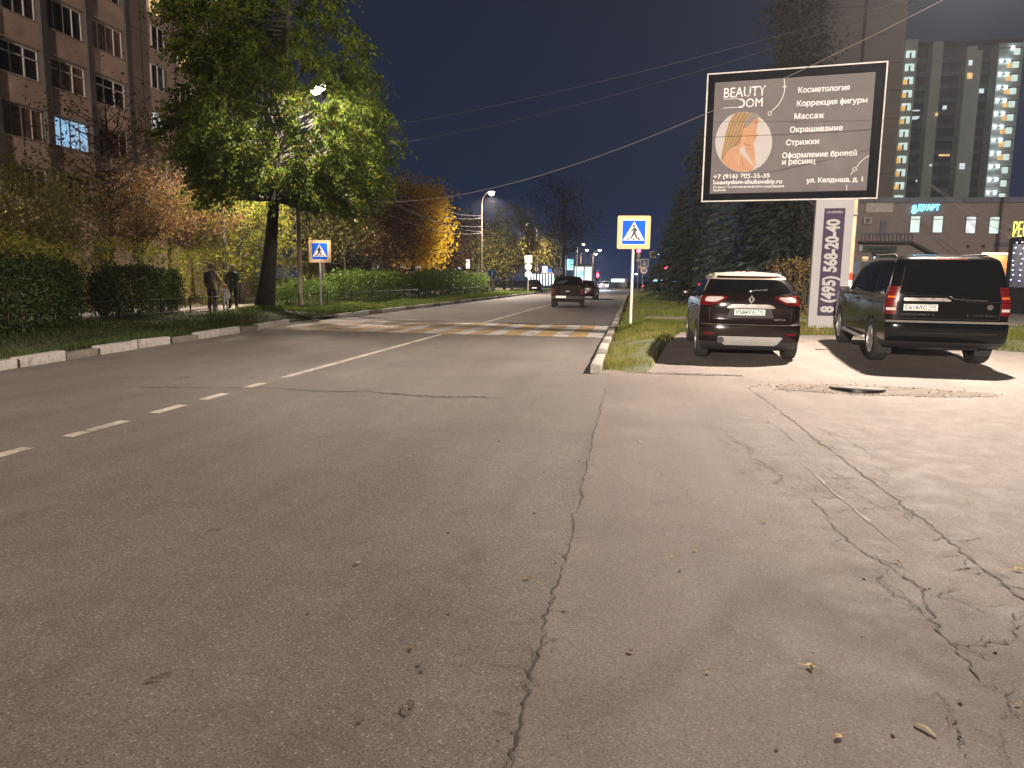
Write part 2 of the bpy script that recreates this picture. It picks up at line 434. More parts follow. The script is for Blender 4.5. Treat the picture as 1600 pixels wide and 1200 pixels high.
yb = [9.6]+list(ky)
cols = [0, 1, 0, 1, 0, 1, 0]
for i in range(len(yb)-1):
    a, b = yb[i], yb[i+1]
    k = max(1, round((b-a)/1.3))
    for q in range(k): st.append((lerp(a, b, q/k), lerp(a, b, (q+1)/k), cols[i], .16 if cols[i] == 0 else .12))
st += [(yb[-1], yb[-1]+1.2, 1, .05), (yb[-1]+1.25, yb[-1]+2.4, 0, .05)]
y = 24.3; k = 0
while y < 111:
    L = 1.55 if y < 60 else 3; st.append((y, y+L, 0 if (k % 3 != 2) else 1, .15)); y += L; k += 1
kerb('kerb_left', kxl, st, 1)
y = 11.25; st = []; k = 0
for L, c in ((1.9, 0), (1.0, 1), (1.2, 0), (1.0, 1), (1.0, 0), (1.2, 1)):
    st.append((y, y+L, c, .13)); y += L
while y < 95:
    L = 1.1; st.append((y, y+L, k % 2, .13)); y += L; k += 1
kerb('kerb_right', lambda y: KR, st, -1)

# ------------------------------------------------------------------ painted markings
CX = -4.8
def bar(mb, x0, x1, y0, y1, z=.004): mb.add([(x0, y0, z), (x1, y0, z), (x1, y1, z), (x0, y1, z)], [(0, 1, 2, 3)])
mb = MB()
def gy(px, py): return G(px, py)[1]
bar(mb, CX-.06, CX+.06, gy(430, 590), 18.2); bar(mb, CX-.06, CX+.06, 23.8, 60)
for a, b in (((-60, 729), (55, 700)), ((108, 683), (198, 658)), ((237, 645.5), (285, 633)), ((316, 624.5), (351, 615)), ((379, 606), (410, 598.5))):
    bar(mb, CX-.06, CX+.06, gy(*a), gy(*b))
yy = 62
while yy < 108: bar(mb, CX-.06, CX+.06, yy, yy+3); yy += 6
tagk(mb.build('centre_line', M['white_line']))
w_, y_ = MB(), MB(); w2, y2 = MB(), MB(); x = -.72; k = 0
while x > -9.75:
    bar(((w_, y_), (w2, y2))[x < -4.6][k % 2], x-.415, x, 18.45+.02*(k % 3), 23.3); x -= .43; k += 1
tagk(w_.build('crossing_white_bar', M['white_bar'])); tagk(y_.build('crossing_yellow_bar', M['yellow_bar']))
tagk(w2.build('crossing_white_bar', M['white_worn_dim'])); tagk(y2.build('crossing_yellow_bar', M['yellow_worn_dim']))

# ------------------------------------------------------------------ cracks and joints
def strip(mb, pts, w, jit=.02, z=.004, sub=8, seed=1, taper=True, branch=0):
    """a ragged thin strip following ground points"""
    rg = np.random.default_rng(seed); P = []
    for i in range(len(pts)-1):
        a, b = pts[i], pts[i+1]
        for k in range(sub): P.append(a.lerp(b, k/sub))
    P.append(pts[-1]); n = len(P); vs = []
    for i, p in enumerate(P):
        t = (P[min(i+1, n-1)]-P[max(i-1, 0)]); t.z = 0
        if t.length < 1e-6: t = Vector((0, 1, 0))
        t.normalize(); s = Vector((-t.y, t.x, 0))
        off = rg.normal(0, jit); ww = w*rg.uniform(.35, 1.3)*(1.0+.6*math.sin(i*.7+seed)*math.sin(i*.23+2*seed))
        if taper: ww *= min(1, .25+3*min(i, n-1-i)/n)
        c = p+s*off; vs += [(c+s*ww/2).to_tuple(), (c-s*ww/2).to_tuple()]
    vs = [(a, b, z) for a, b, _ in vs]
    if branch:
        for _ in range(branch):
            i = int(rg.integers(1, n-1)); t = (P[min(i+1, n-1)]-P[i-1]); a = math.atan2(t.y, t.x)+rg.choice([-1, 1])*rg.uniform(.5, 1.4); L = rg.uniform(.05, .26); q = [P[i].copy()]
            for k in range(4): a += rg.normal(0, .35); q.append(q[-1]+Vector((math.cos(a), math.sin(a), 0))*L/4)
            strip(mb, q, w*.45, .004, z-.0006, 3, int(rg.integers(1e6)))
    mb.add(vs, [(2*i, 2*i+1, 2*i+3, 2*i+2) for i in range(n-1)])
def gp(*pp): return [G(a, b) for a, b in pp]
mb = MB()   # joint between the road and the forecourt
strip(mb, gp((800, 1199), (832, 1050), (862, 940), (890, 850), (915, 735), (934, 655), (948, 600)), .009, .010, seed=2, sub=16, taper=False, branch=14)
tagk(mb.build('asphalt_joint', M['tar']))
mb = MB()
strip(mb, gp((1168, 605), (1225, 647), (1292, 700), (1400, 780), (1500, 860), (1600, 940), (1700, 1020)), .015, .010, seed=3, sub=18, taper=False, branch=26)
W1 = .010
for i, (w, pts) in enumerate([
    (.014, [(1255, 770), (1290, 800), (1302, 825), (1345, 860), (1390, 885), (1440, 920), (1452, 960), (1485, 1005), (1530, 1060), (1565, 1085)]),
    (.012, [(1390, 888), (1372, 905), (1390, 925), (1430, 945), (1440, 960), (1455, 958)]),
    (.012, [(1452, 932), (1490, 934)]), (.012, [(1487, 1010), (1545, 1007), (1590, 1000), (1640, 1003)]), (.010, [(1585, 1000), (1592, 972), (1580, 962), (1640, 950)]),
    (.010, [(1060, 660), (1130, 672), (1150, 690), (1170, 702), (1172, 715), (1210, 735), (1222, 748), (1210, 755), (1250, 765), (1290, 768), (1340, 762)]),
    (.009, [(1165, 720), (1195, 728), (1218, 745)]), (.008, [(1130, 660), (1180, 655), (1230, 650)]),
    (.008, [(1230, 660), (1290, 672), (1310, 690), (1290, 705)]), (.008, [(1290, 672), (1330, 690), (1362, 710), (1360, 722)]),
    (.008, [(1330, 725), (1375, 730), (1390, 745), (1380, 758), (1360, 762)]), (.008, [(1300, 720), (1297, 735), (1320, 748), (1345, 745)]),
    (.008, [(1250, 770), (1330, 768), (1380, 795), (1400, 795)]), (.008, [(1265, 780), (1300, 778), (1310, 772), (1335, 775)]),
    (.009, [(1300, 800), (1340, 795), (1400, 793), (1440, 815), (1460, 830)]), (.007, [(1240, 760), (1280, 745), (1330, 748)]),
    (.006, [(960, 712), (1010, 728), (1050, 752), (1075, 770), (1080, 788), (1105, 797)]), (.006, [(940, 692), (1000, 688), (1060, 680), (1120, 672)]),
    (.007, [(1460, 1075), (1480, 1110), (1500, 1150), (1520, 1199)]), (.006, [(1585, 1060), (1575, 1110), (1565, 1160)]),
    (.005, [(1180, 640), (1240, 690), (1290, 705)]), (.005, [(1420, 625), (1480, 645), (1540, 655)]),
    (.007, [(1120, 690), (1160, 690), (1185, 715)]), (.006, [(1140, 760), (1200, 770), (1250, 775)])]):
    pts = gp(*pts)
    strip(mb, pts, w*.68, .011, seed=10+i, sub=10, branch=5)
tagk(mb.build('asphalt_crack', M['tar']))
mb = MB()   # the transverse crack across the road
for i, (w, pts) in enumerate([(.055, [(440, 607), (500, 612), (545, 612), (580, 611)]), (.09, [(575, 612), (640, 618), (700, 621), (735, 620), (780, 622)]),
                              (.04, [(200, 604), (240, 606), (300, 606), (345, 606)]), (.05, [(268, 593), (285, 591), (306, 587)]), (.03, [(345, 606), (440, 607)])]):
    strip(mb, gp(*pts), w, .03, seed=40+i, sub=10)
tagk(mb.build('road_crack', M['tar']))
mb = MB(); strip(mb, gp((1252, 722), (1300, 768), (1350, 808), (1405, 856)), .02, .004, seed=60, sub=10)
tagk(mb.build('scuff_mark', pm('pale_scuff', (.2, .18, .16), .85)))
mb = MB(); strip(mb, [Vector((x_, 23.62+.12*math.sin(x_*1.3), 0)) for x_ in np.linspace(-9.6, -.8, 14)], .28, .05, seed=61, sub=6)  # dark band painted for the shade line behind the crossing
tagk(mb.build('crossing_shade_band', pm('crossing_shade_band', (.05, .043, .038), .9, var=.3, scale=4)))

# manhole: iron cover standing proud in the broken asphalt
mh = thing('manhole_cover', 'tilted round iron manhole cover in broken asphalt in front of the parked cars', 'manhole', (3.02, 10.42, 0))
mb = MB(); P = []
for r_, z_ in ((.0, .055), (.33, .055), (.345, .05), (.345, .035), (.32, .03), (.1, .03)):
    P.append([(r_*math.cos(t), r_*math.sin(t), z_) for t in np.linspace(0, 2*math.pi, 41)[:-1]])
mb.grid(P, closed=True)
mb.build('cover', pm('manhole_iron', (.12, .102, .09), .8, .1, var=.35, scale=8, bump=.5), mh, True, ang=40)
MB().tube([(0, 0, -.02), (0, 0, .036)], .31, 28).build('shaded_ring', M['black_metal'], mh, True, ang=40)  # ring blackened to stand for the shade in the gap under the lid
mh.rotation_euler = (R(-5), R(1.5), .1); mh.location.z = -.022
# crumbled asphalt round the cover and along the broken joint (nobody could count it)
rg = np.random.default_rng(21); mb = MB()
def crumb(x, y, s):
    q = rg.normal(0, 1, (6, 3)); q /= np.linalg.norm(q, axis=1, keepdims=True); q = q*s*rg.uniform(.6, 1.2, (6, 1)); q[:, 2] = np.abs(q[:, 2])*.7
    bm = bmesh.new()
    for p in q: bm.verts.new((x+p[0], y+p[1], .002+p[2]+rise(y)))
    bmesh.ops.convex_hull(bm, input=bm.verts); bm.verts.index_update()
    mb.add([tuple(v.co) for v in bm.verts], [tuple(v.index for v in f.verts) for f in bm.faces]); bm.free()
for _ in range(420):
    t_ = rg.uniform(0, 6.28); r_ = rg.normal(1, .22); crumb(3.2+1.15*r_*math.cos(t_), 10.38+.42*r_*math.sin(t_), rg.uniform(.006, .022))
for _ in range(260): crumb(rg.uniform(-.1, 1.7), 11.5+rg.normal(0, .07), rg.uniform(.006, .02))
for _ in range(200): crumb(rg.uniform(1.7, 8), float(np.interp(rg.uniform(1.7, 8), [1.7, 8], [11.1, 10.75]))+rg.normal(0, .09), rg.uniform(.005, .014))
for _ in range(240):
    y_ = rg.uniform(1.5, 11); crumb(-.3+rg.normal(0, .035), y_, rg.uniform(.003, .009))
tag(mb.build('gravel', pm('asphalt_crumbs', (.13, .105, .085), .95, var=.5, scale=30)), kind='stuff')

# ================================================================== FOLIAGE
def leaf_quads(C, D, L, Wd, fold=None):
    """C centres Nx3, D leaf directions Nx3, L length N, Wd width N"""
    N = len(C); D = D/np.linalg.norm(D, axis=1, keepdims=True)
    S = np.cross(D, RNG.normal(size=(N, 3))); S /= np.maximum(1e-6, np.linalg.norm(S, axis=1, keepdims=True))
    L = np.broadcast_to(L, N)[:, None]; Wd = np.broadcast_to(Wd, N)[:, None]
    V = np.stack([C-.5*L*D, C+.5*Wd*S-.05*L*D, C+.5*L*D, C-.5*Wd*S-.05*L*D], 1).reshape(-1, 3)
    F = np.arange(4*N).reshape(N, 4)
    return V, F
LM = {
 'linden': leaf_mat('linden_leaf', [(.03, .06, .010), (.07, .12, .014), (.14, .18, .018), (.05, .08, .012), (.22, .20, .022)], .5),
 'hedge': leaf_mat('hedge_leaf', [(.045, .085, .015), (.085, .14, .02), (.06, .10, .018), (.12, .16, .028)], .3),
 'hedge_shaded': leaf_mat('shaded_hedge_leaf', [(.026, .046, .015), (.04, .066, .02), (.052, .072, .025), (.065, .08, .026)], .2),  # darker copy of the hedge leaf, with shade put into its colour
 'yellowgreen': leaf_mat('yellow_green_leaf', [(.16, .22, .025), (.30, .28, .03), (.09, .15, .02), (.36, .27, .03), (.06, .09, .02)], .4),
 'orange': leaf_mat('orange_leaf', [(.17, .065, .028), (.24, .13, .035), (.07, .04, .025), (.32, .22, .045), (.07, .07, .03), (.12, .055, .03)], .35),
 'gold': leaf_mat('golden_leaf', [(.62, .40, .02), (.72, .50, .03), (.55, .30, .02), (.66, .52, .05)], .4),
 'brown': leaf_mat('brown_leaf', [(.10, .055, .03), (.14, .075, .04), (.07, .045, .03), (.18, .10, .04)], .25),
 'olive': leaf_mat('olive_leaf', [(.09, .09, .025), (.13, .12, .03), (.06, .07, .02), (.17, .13, .03)], .3),
 'birch': leaf_mat('birch_leaf', [(.24, .22, .04), (.34, .27, .05), (.17, .18, .04), (.40, .28, .05)], .4),
 'dark': leaf_mat('dusky_leaf', [(.03, .03, .02), (.045, .04, .025), (.05, .045, .03)], .2),
 'spruce': leaf_mat('spruce_needle', [(.018, .028, .022), (.03, .042, .034), (.042, .056, .046), (.024, .034, .025)], .1),
 'dead': leaf_mat('fallen_leaf_skin', [(.34, .24, .09), (.24, .14, .06), (.42, .33, .14)], .1),
}
def limb_path(a, b, bend, n=6):
    a = Vector(a); b = Vector(b); P = []
    off = Vector((random.uniform(-1, 1), random.uniform(-1, 1), random.uniform(-.4, .6)))*bend*(b-a).length
    for i in range(n+1):
        t = i/n; P.append(a.lerp(b, t)+off*math.sin(math.pi*t)*.5+Vector((0, 0, -.1*(b-a).length*math.sin(math.pi*t))))
    return P
def tree(name, label, base, trunk_top, r0, blobs, mat, size=.11, per=90, spread=.45, droop=0.0, group=None, bark='bark', cat='tree', seed=0, limbs=.5, clear=None, lean=None, rb=None, twigs=8, sharp=None):
    """trunk with limbs reaching every few leaf clusters; blobs = (cx, cy, cz, rx, ry, rz, n clusters), relative to the base"""
    global RNG
    RNG = np.random.default_rng(seed+100); random.seed(seed+7)
    t = thing(name, label, cat, base, 0, group)
    mb = MB(); tt = Vector(trunk_top); n = 9
    tp = []
    for i in range(n+1):
        f = i/n; p = Vector((tt.x*f**.85, tt.y*f**.85, tt.z*f))
        p += Vector((math.sin(f*5+seed), math.cos(f*4+seed*2), 0))*r0*.35*f; tp.append(p)
    rad = [r0*(1.45 if i == 0 else 1.0)*(1-.78*(i/n)) if i != 1 else r0*1.08 for i in range(n+1)]
    tp[0].z = -.15
    mb.tube(tp, rad, 12)
    C = []
    for (cx, cy_, cz, rx, ry, rz, m) in blobs:
        d = RNG.normal(size=(m, 3)); d /= np.linalg.norm(d, axis=1, keepdims=True)
        rr = RNG.uniform(0.12, 1, m)**.45
        C.append(np.array([cx, cy_, cz])+d*rr[:, None]*np.array([rx, ry, rz]))
    C = np.concatenate(C)
    # gaps: drop the clusters in some noise cells
    h = np.sin(C[:, 0]*1.3+seed)+np.sin(C[:, 1]*1.7+2*seed)+np.sin(C[:, 2]*1.5+.7*C[:, 0])
    C = C[h > -1.25]
    C = C[C[:, 2] > .4]
    for c in C[RNG.random(len(C)) < limbs]:
        z0 = max(tt.z*.36, min(tt.z*.97, c[2]-math.hypot(c[0], c[1])*.6)); f = max(0, min(1, z0/tt.z)); i = min(n-1, int(f*n)); fr = f*n-i
        a = tp[i].lerp(tp[i+1], fr); L = (Vector(c)-a).length
        r_ = min(r0*.3, .012+.011*L); P = limb_path(a, c, .25)
        mb.tube(P, [lerp(r_, .006, k/6) for k in range(7)], 5, cap=False)
    mb.build('trunk', M[bark], t, True)
    Vs, n_ = [], len(C)
    if droop > 0:
        T = n_*twigs; c = np.repeat(C, twigs, 0); ctr = np.array([blobs[0][0], blobs[0][1]])
        th = RNG.uniform(0, 2*np.pi, T); out = c[:, :2]-ctr; out /= np.maximum(.3, np.linalg.norm(out, axis=1, keepdims=True))
        dh = np.stack([np.cos(th), np.sin(th)], 1)*.7+out*.9
        Lt = RNG.uniform(.5, 1.3, T)*spread*2.2; k = max(2, per//twigs)
        u = RNG.uniform(.05, 1, (T, k)); pos = np.zeros((T, k, 3))
        pos[:, :, :2] = c[:, None, :2]+dh[:, None, :]*(Lt[:, None]*u*.65)[:, :, None]
        pos[:, :, 2] = c[:, None, 2]+Lt[:, None]*(.12*u-droop*u*u)
        pos += RNG.normal(0, size*.55, pos.shape)
        D = np.zeros((T, k, 3)); D[:, :, :2] = dh[:, None, :]*.55; D[:, :, 2] = -(droop*1.1*u+.15)
        D += RNG.normal(0, .45, D.shape)
        P_, D = pos.reshape(-1, 3), D.reshape(-1, 3)
    else:
        P_ = np.repeat(C, per, 0)+RNG.normal(0, spread, (n_*per, 3))*np.array([1, 1, .75])
        D = RNG.normal(size=P_.shape)+np.array([0, 0, -.35])
    if clear:
        for (c0, rr) in clear:
            P0 = P_+np.array(base); dd = np.linalg.norm(P0-np.array(c0), axis=1); keep = dd > rr
            P_, D = P_[keep], D[keep]
        # the boughs are cut back in front of the lamp glass
        c0 = np.array(clear[0][0]); o = np.array([0, 0, CAM_H]); dv = (c0-o)/np.linalg.norm(c0-o)
        P0 = P_+np.array(base)-o; s_ = P0@dv; per_ = np.linalg.norm(P0-s_[:, None]*dv, axis=1)
        keep = ~((per_ < .28) & (s_ < np.linalg.norm(c0-o)+.3)); P_, D = P_[keep], D[keep]
    L = size*RNG.uniform(.45, 1.55, len(P_))
    V, F = leaf_quads(P_, D, L, L*.54)
    np_mesh('crown', V, F, LM[mat], t)
    return t
def shrub(name, label, x0, x1, y0, y1, z0, z1, mat, n, size=.07, group=None, cat='hedge', seed=0, round_=.25, stems=10, along=None):
    """clipped or loose hedge: leaves massed near an uneven skin over bare stems; along = (dx) sideways drift from y0 to y1"""
    global RNG
    RNG = np.random.default_rng(seed+500); random.seed(seed)
    cx, cy_ = (x0+x1)/2, (y0+y1)/2
    t = thing(name, label, cat, (cx, cy_, z0), 0, group)
    hx, hy, hz = (x1-x0)/2, (y1-y0)/2, z1-z0
    q = RNG.uniform(-1, 1, (n*2, 3)); m = np.max(np.abs(q), axis=1)
    ra = (np.abs(q)**5).sum(1)**.2
    q = q[(ra < 1.0) & (RNG.random(n*2) < np.clip(ra, .1, 1)**3)][:n]
    u = q.copy(); P_ = np.zeros_like(u)
    lump = 1+round_*(.55*np.sin(u[:, 1]*hy*2.3+seed)+.4*np.sin(u[:, 1]*hy*5.1+2*seed+u[:, 2]*3)+.3*np.sin(u[:, 0]*4+u[:, 1]*hy*3.1))
    P_[:, 0] = u[:, 0]*hx*lump; P_[:, 1] = u[:, 1]*hy; P_[:, 2] = (u[:, 2]+1)/2*hz*(.86+.14*lump)
    if along is not None: P_[:, 0] += along*u[:, 1]
    P_ += RNG.normal(0, size*.7, P_.shape); P_[:, 2] = np.maximum(P_[:, 2], .06)
    ns = max(6, int(14*hy*hx)); k_ = 11; top = P_[(u[:, 2] > .75) | (np.abs(u[:, 0]) > .9)]; top = top[RNG.integers(0, len(top), ns)]
    dr = RNG.normal(0, .35, (ns, 3)); dr[:, 2] = RNG.uniform(.5, 1, ns); ln = RNG.uniform(.12, .42, ns)
    sp_ = (top[:, None, :]+dr[:, None, :]*(ln[:, None]*np.linspace(0, 1, k_)[None, :])[:, :, None]).reshape(-1, 3)+RNG.normal(0, size*.3, (ns*k_, 3)); P_ = np.concatenate([P_, sp_])
    low = (P_[:, 2] < .3*hz) & (RNG.random(len(P_)) < .45); P_ = P_[~low]
    D = RNG.normal(size=P_.shape)+np.array([0, 0, .25])
    L = size*RNG.uniform(.6, 1.4, len(P_))
    V, F = leaf_quads(P_, D, L, L*.6); np_mesh('foliage', V, F, LM[mat], t)
    for _ in range(min(stems, 12)):
        mb = MB(); yy = random.uniform(-hy, hy)*.95; xx = random.uniform(-hx, hx)*.6+(along*yy/hy if along else 0)
        mb.tube(limb_path((xx, yy, -.05), (xx+random.uniform(-.3, .3), yy+random.uniform(-.3, .3), hz*random.uniform(.6, .95)), .15), [.022-.0026*k for k in range(7)], 5, cap=False)
        mb.build('stem', M['twig'], t, True)
    return t
def spruce(name, label, base, H, rb, seed=0, group=None, size=.3, layers=26, per=15, needles=34, cat='tree'):
    global RNG
    RNG = np.random.default_rng(seed+900); random.seed(seed)
    t = thing(name, label, cat, base, 0, group); mb = MB()
    mb.tube([(0, 0, -.1), (0.05, 0, H*.5), (0, 0, H*.99)], [H*.016, H*.009, .015], 8)
    PP, DD = [], []
    for i in range(layers):
        f = i/(layers-1); z = .25+(H-.3)*f**.92; rad = rb*(1-f)**.8+.1
        m = max(5, int(per*(1-f*.6)))
        for k in range(m):
            th = 2*math.pi*(k+random.random())/m; L = rad*random.uniform(.72, 1.12); d = Vector((math.cos(th), math.sin(th), 0))
            dr = .32 if f < .75 else -.1
            pts = [Vector((0, 0, z+random.uniform(-.2, .2)))+d*L*q+Vector((0, 0, -dr*L*q*q*(1.3-q*.6))) for q in (0, .35, .7, 1)]
            mb.tube(pts, [.03, .02, .012, .004], 4, cap=False)
            nn = int(needles*max(.35, L/rb)); q = RNG.random(nn)**.7
            base_p = np.array([tuple(pts[0])])+np.outer(q, np.array(tuple(pts[3]-pts[0])))
            base_p[:, 2] = z-dr*L*q*q*(1.3-q*.6)
            sd = np.array([-d.y, d.x, 0.]); sgn = RNG.choice([-1, 1], nn)
            side = np.outer(sgn*RNG.uniform(.05, .42, nn)*(1.15-q*.75), sd)*min(1.0, L*.7)
            drop = np.zeros((nn, 3)); drop[:, 2] = -RNG.random(nn)*.22
            PP.append(base_p+side*.5+drop*.5); DD.append(np.array([[d.x, d.y, -.3]])*.7+side*1.4+drop*2.2+RNG.normal(0, .22, (nn, 3)))
    mb.build('trunk', M['bark'], t, True)
    P_, D = np.concatenate(PP), np.concatenate(DD); L = size*RNG.uniform(.6, 1.3, len(P_))
    V, F = leaf_quads(P_, D, L, L*.3); np_mesh('crown', V, F, LM['spruce'], t)
    return t
def grass(name, area, n, hmin, hmax, cols, hfun, w=.006, seed=0, dens=None):
    """area(rng, n) -> xy"""
    rg = np.random.default_rng(seed+300)
    XY = area(rg, n)
    if dens is not None: XY = XY[dens(XY, rg)]
    n = len(XY); z = np.array([hfun(a, b) for a, b in XY])
    h = rg.uniform(hmin, hmax, n)*(.6+.5*(np.sin(XY[:, 0]*2.1+XY[:, 1]*.7)*.5+.5)); th = rg.uniform(0, 2*np.pi, n); ln = rg.uniform(.1, .7, n)
    s = np.stack([np.cos(th), np.sin(th), np.zeros(n)], 1); d2 = np.stack([-np.sin(th), np.cos(th), np.zeros(n)], 1)
    b = np.column_stack([XY, z-.02]); up = np.array([0, 0, 1.])
    ww = (w*rg.uniform(.6, 1.5, n))[:, None]; hh = h[:, None]; ll = (ln*h)[:, None]
    mid = b+up*hh*.6+d2*ll*.35; tip = b+up*hh+d2*ll
    V = np.stack([b-s*ww, b+s*ww, mid+s*ww*.6, tip, tip+1e-4, mid-s*ww*.6], 1)[:, [0, 1, 2, 3, 5]].reshape(-1, 3)
    T = np.concatenate([np.arange(n)[:, None]*5+np.array([[0, 1, 2]]), np.arange(n)[:, None]*5+np.array([[0, 2, 4]]), np.arange(n)[:, None]*5+np.array([[4, 2, 3]])])
    return tag(np_mesh(name, V, T, cols), kind='stuff')
# ================================================================== VEHICLES
def pchip(xs, ys):
    xs, ys = np.array(xs, float), np.array(ys, float); h = np.diff(xs); d = np.diff(ys)/h; m = np.zeros_like(ys)
    for i in range(1, len(xs)-1):
        m[i] = 0 if d[i-1]*d[i] <= 0 else 2*d[i-1]*d[i]/(d[i-1]+d[i])
    m[0], m[-1] = d[0], d[-1]
    def f(x):
        x = min(max(x, xs[0]), xs[-1]); i = min(len(h)-1, max(0, int(np.searchsorted(xs, x))-1)); t = (x-xs[i])/h[i]
        return float((2*t**3-3*t*t+1)*ys[i]+(t**3-2*t*t+t)*h[i]*m[i]+(-2*t**3+3*t*t)*ys[i+1]+(t**3-t*t)*h[i]*m[i+1])
    return f
class Shell:
    """car body as stacked rounded plan outlines: (z, rear y, front y, half width, rear corner, front corner)"""
    def __init__(s, sl, p=5.0):
        z = [q[0] for q in sl]; s.z0, s.z1 = z[0], z[-1]; s.p = p
        s.yr, s.yf, s.W, s.cr, s.cf = [pchip(z, [q[k] for q in sl]) for k in range(1, 6)]
    def rear(s, a, z, off=0.0):
        def f(a, z): return Vector((a*s.W(z)*.975, s.yr(z)+s.cr(z)*abs(a)**s.p, z))
        return s._off(f, a, z, off, .01, .01, -1)
    def front(s, a, z, off=0.0):
        def f(a, z): return Vector((a*s.W(z)*.975, s.yf(z)-s.cf(z)*abs(a)**s.p, z))
        return s._off(f, a, z, off, .01, .01, 1)
    def side(s, g, y, z, off=0.0):
        def f(y, z):
            a, b = s.yr(z)+s.cr(z), s.yf(z)-s.cf(z); t = min(1, max(0, (y-a)/max(1e-6, b-a)))
            return Vector((g*s.W(z)*(.975+.025*math.sin(math.pi*t)**.7), y, z))
        return s._off(f, y, z, off, .01, .01, -g if False else g, True)
    def _off(s, f, u, v, off, du, dv, sg, side=False):
        p = f(u, v)
        if off:
            a = f(u+du, v)-f(u-du, v); b = f(u, v+dv)-f(u, v-dv); n = a.cross(b)
            if n.length > 1e-9:
                n.normalize()
                ref = Vector((sg, 0, .2)) if side else Vector((0, sg, .2))
                if n.dot(ref) < 0: n = -n
                p = p+n*off
        return p
    def loop(s, z):
        P = []; th = [math.sin(q*math.pi/2) for q in np.linspace(-1, 1, 25)]
        P += [s.rear(a, z) for a in th]
        ya, yb = s.yr(z)+s.cr(z), s.yf(z)-s.cf(z)
        P += [s.side(1, lerp(ya, yb, t), z) for t in np.linspace(0, 1, 36)[1:-1]]
        P += [s.front(a, z) for a in th[::-1]]
        P += [s.side(-1, lerp(yb, ya, t), z) for t in np.linspace(0, 1, 36)[1:-1]]
        return P
    def body(s, mats, wheels, rw, name, parent, matfn, nz=44, extra=None):
        zs = sorted(set(list(np.linspace(s.z0, s.z1, nz))))
        mb = MB(); rows = [s.loop(z) for z in zs]; n = len(rows[0]); mb.grid(rows, closed=True)
        mb.f.append(tuple(range(n-1, -1, -1))); mb.m.append(0); base = (len(zs)-1)*n; mb.f.append(tuple(base+k for k in range(n))); mb.m.append(0)
        for i, q in enumerate(mb.f):
            c = sum((Vector(mb.v[k]) for k in q), Vector())/len(q); mb.m[i] = matfn(c)
        o = mb.build(name, mats, None, True)
        cut = MB()
        for (wy, wx) in wheels:
            for g in (-1, 1): cut.tube([(g*(wx-.16), wy, rw), (g*(wx+.45), wy, rw)], rw+.055, 36, mi=2)
        co = cut.build('arch_cutter', mats)
        md = o.modifiers.new('arch', 'BOOLEAN'); md.operation = 'DIFFERENCE'; md.object = co; md.solver = 'EXACT'
        me = mesh_from_mod(o); me.name = name
        bpy.data.objects.remove(o); bpy.data.objects.remove(co)
        me.polygons.foreach_set('use_smooth', [True]*len(me.polygons)); me.set_sharp_from_angle(angle=R(32))
        return link(bpy.data.objects.new(name, me), parent)
    def rpatch(s, mb, rows, off=.005, n=14, mi=0, fn=None):
        """rows: (z, a left, a right)"""
        fn = fn or s.rear
        mb.grid([[fn(lerp(al, ar, t), z, off) for t in np.linspace(0, 1, n)] for z, al, ar in rows], mi)
    def spatch(s, mb, g, rows, off=.005, n=12, mi=0):
        mb.grid([[s.side(g, lerp(ya, yb, t), z, off) for t in np.linspace(0, 1, n)] for z, ya, yb in rows], mi)
    def rline(s, mb, pts, w=.008, off=.004, mi=0, fn=None):
        """thin line over the rear face through (a, z) points"""
        fn = fn or s.rear; P = []
        for (a0, z0), (a1, z1) in zip(pts[:-1], pts[1:]):
            for t in np.linspace(0, 1, 9)[:-1]: P.append(fn(lerp(a0, a1, t), lerp(z0, z1, t), off))
        P.append(fn(*pts[-1], off)); mb.tube(P, w/2, 5, mi)
    def sline(s, mb, g, pts, w=.008, off=.002, mi=0):
        P = []
        for (a0, z0), (a1, z1) in zip(pts[:-1], pts[1:]):
            for t in np.linspace(0, 1, 9)[:-1]: P.append(s.side(g, lerp(a0, a1, t), lerp(z0, z1, t), off))
        P.append(s.side(g, *pts[-1], off)); mb.tube(P, w/2, 5, mi)

def wheel_mesh(r, w, spokes=5):
    t = MB(); P = []
    for (x, q) in ((-w/2, r*.66), (-w/2, r*.93), (-w*.40, r*.985), (-w*.2, r), (w*.2, r), (w*.40, r*.985), (w/2, r*.93), (w/2, r*.66), (w*.30, r*.64)):
        P.append([(x, q*math.cos(a), q*math.sin(a)) for a in np.linspace(0, 2*math.pi, 37)[:-1]])
    t.grid(P, closed=True)
    m = MB(); P = []
    for (x, q) in ((w*.47, r*.67), (w*.49, r*.63), (w*.36, r*.6), (w*.1, r*.58)):
        P.append([(x, q*math.cos(a), q*math.sin(a)) for a in np.linspace(0, 2*math.pi, 37)[:-1]])
    m.grid(P, closed=True); m.disc((w*.05, 0, 0), r*.6, 'x', 36, 1); m.disc((w*.42, 0, 0), r*.13, 'x', 20)
    for k in range(spokes):
        Mx = Matrix.Rotation(2*math.pi*k/spokes, 4, 'X'); m.box((w*.38, 0, r*.34), (w*.12, r*.17, r*.56), 0, Mx)
        m.box((w*.36, r*.1, r*.38), (w*.10, r*.07, r*.46), 0, Mx)
    return t, m
def add_wheels(car, r, w, spots, spokes=5):
    t, m = wheel_mesh(r, w, spokes); first = None
    for (x, y) in spots:
        if first is None:
            o = t.build('wheel', M['rubber'], car, True, ang=40); q = m.build('rim', [M['alloy'], M['plastic']], o, True, ang=35); first = o
        else:
            o = copy_tree(first, car)
        o.location = (x, y, r); o.rotation_euler = (random.uniform(0, 6) if False else 0, 0, 0 if x > 0 else math.pi)
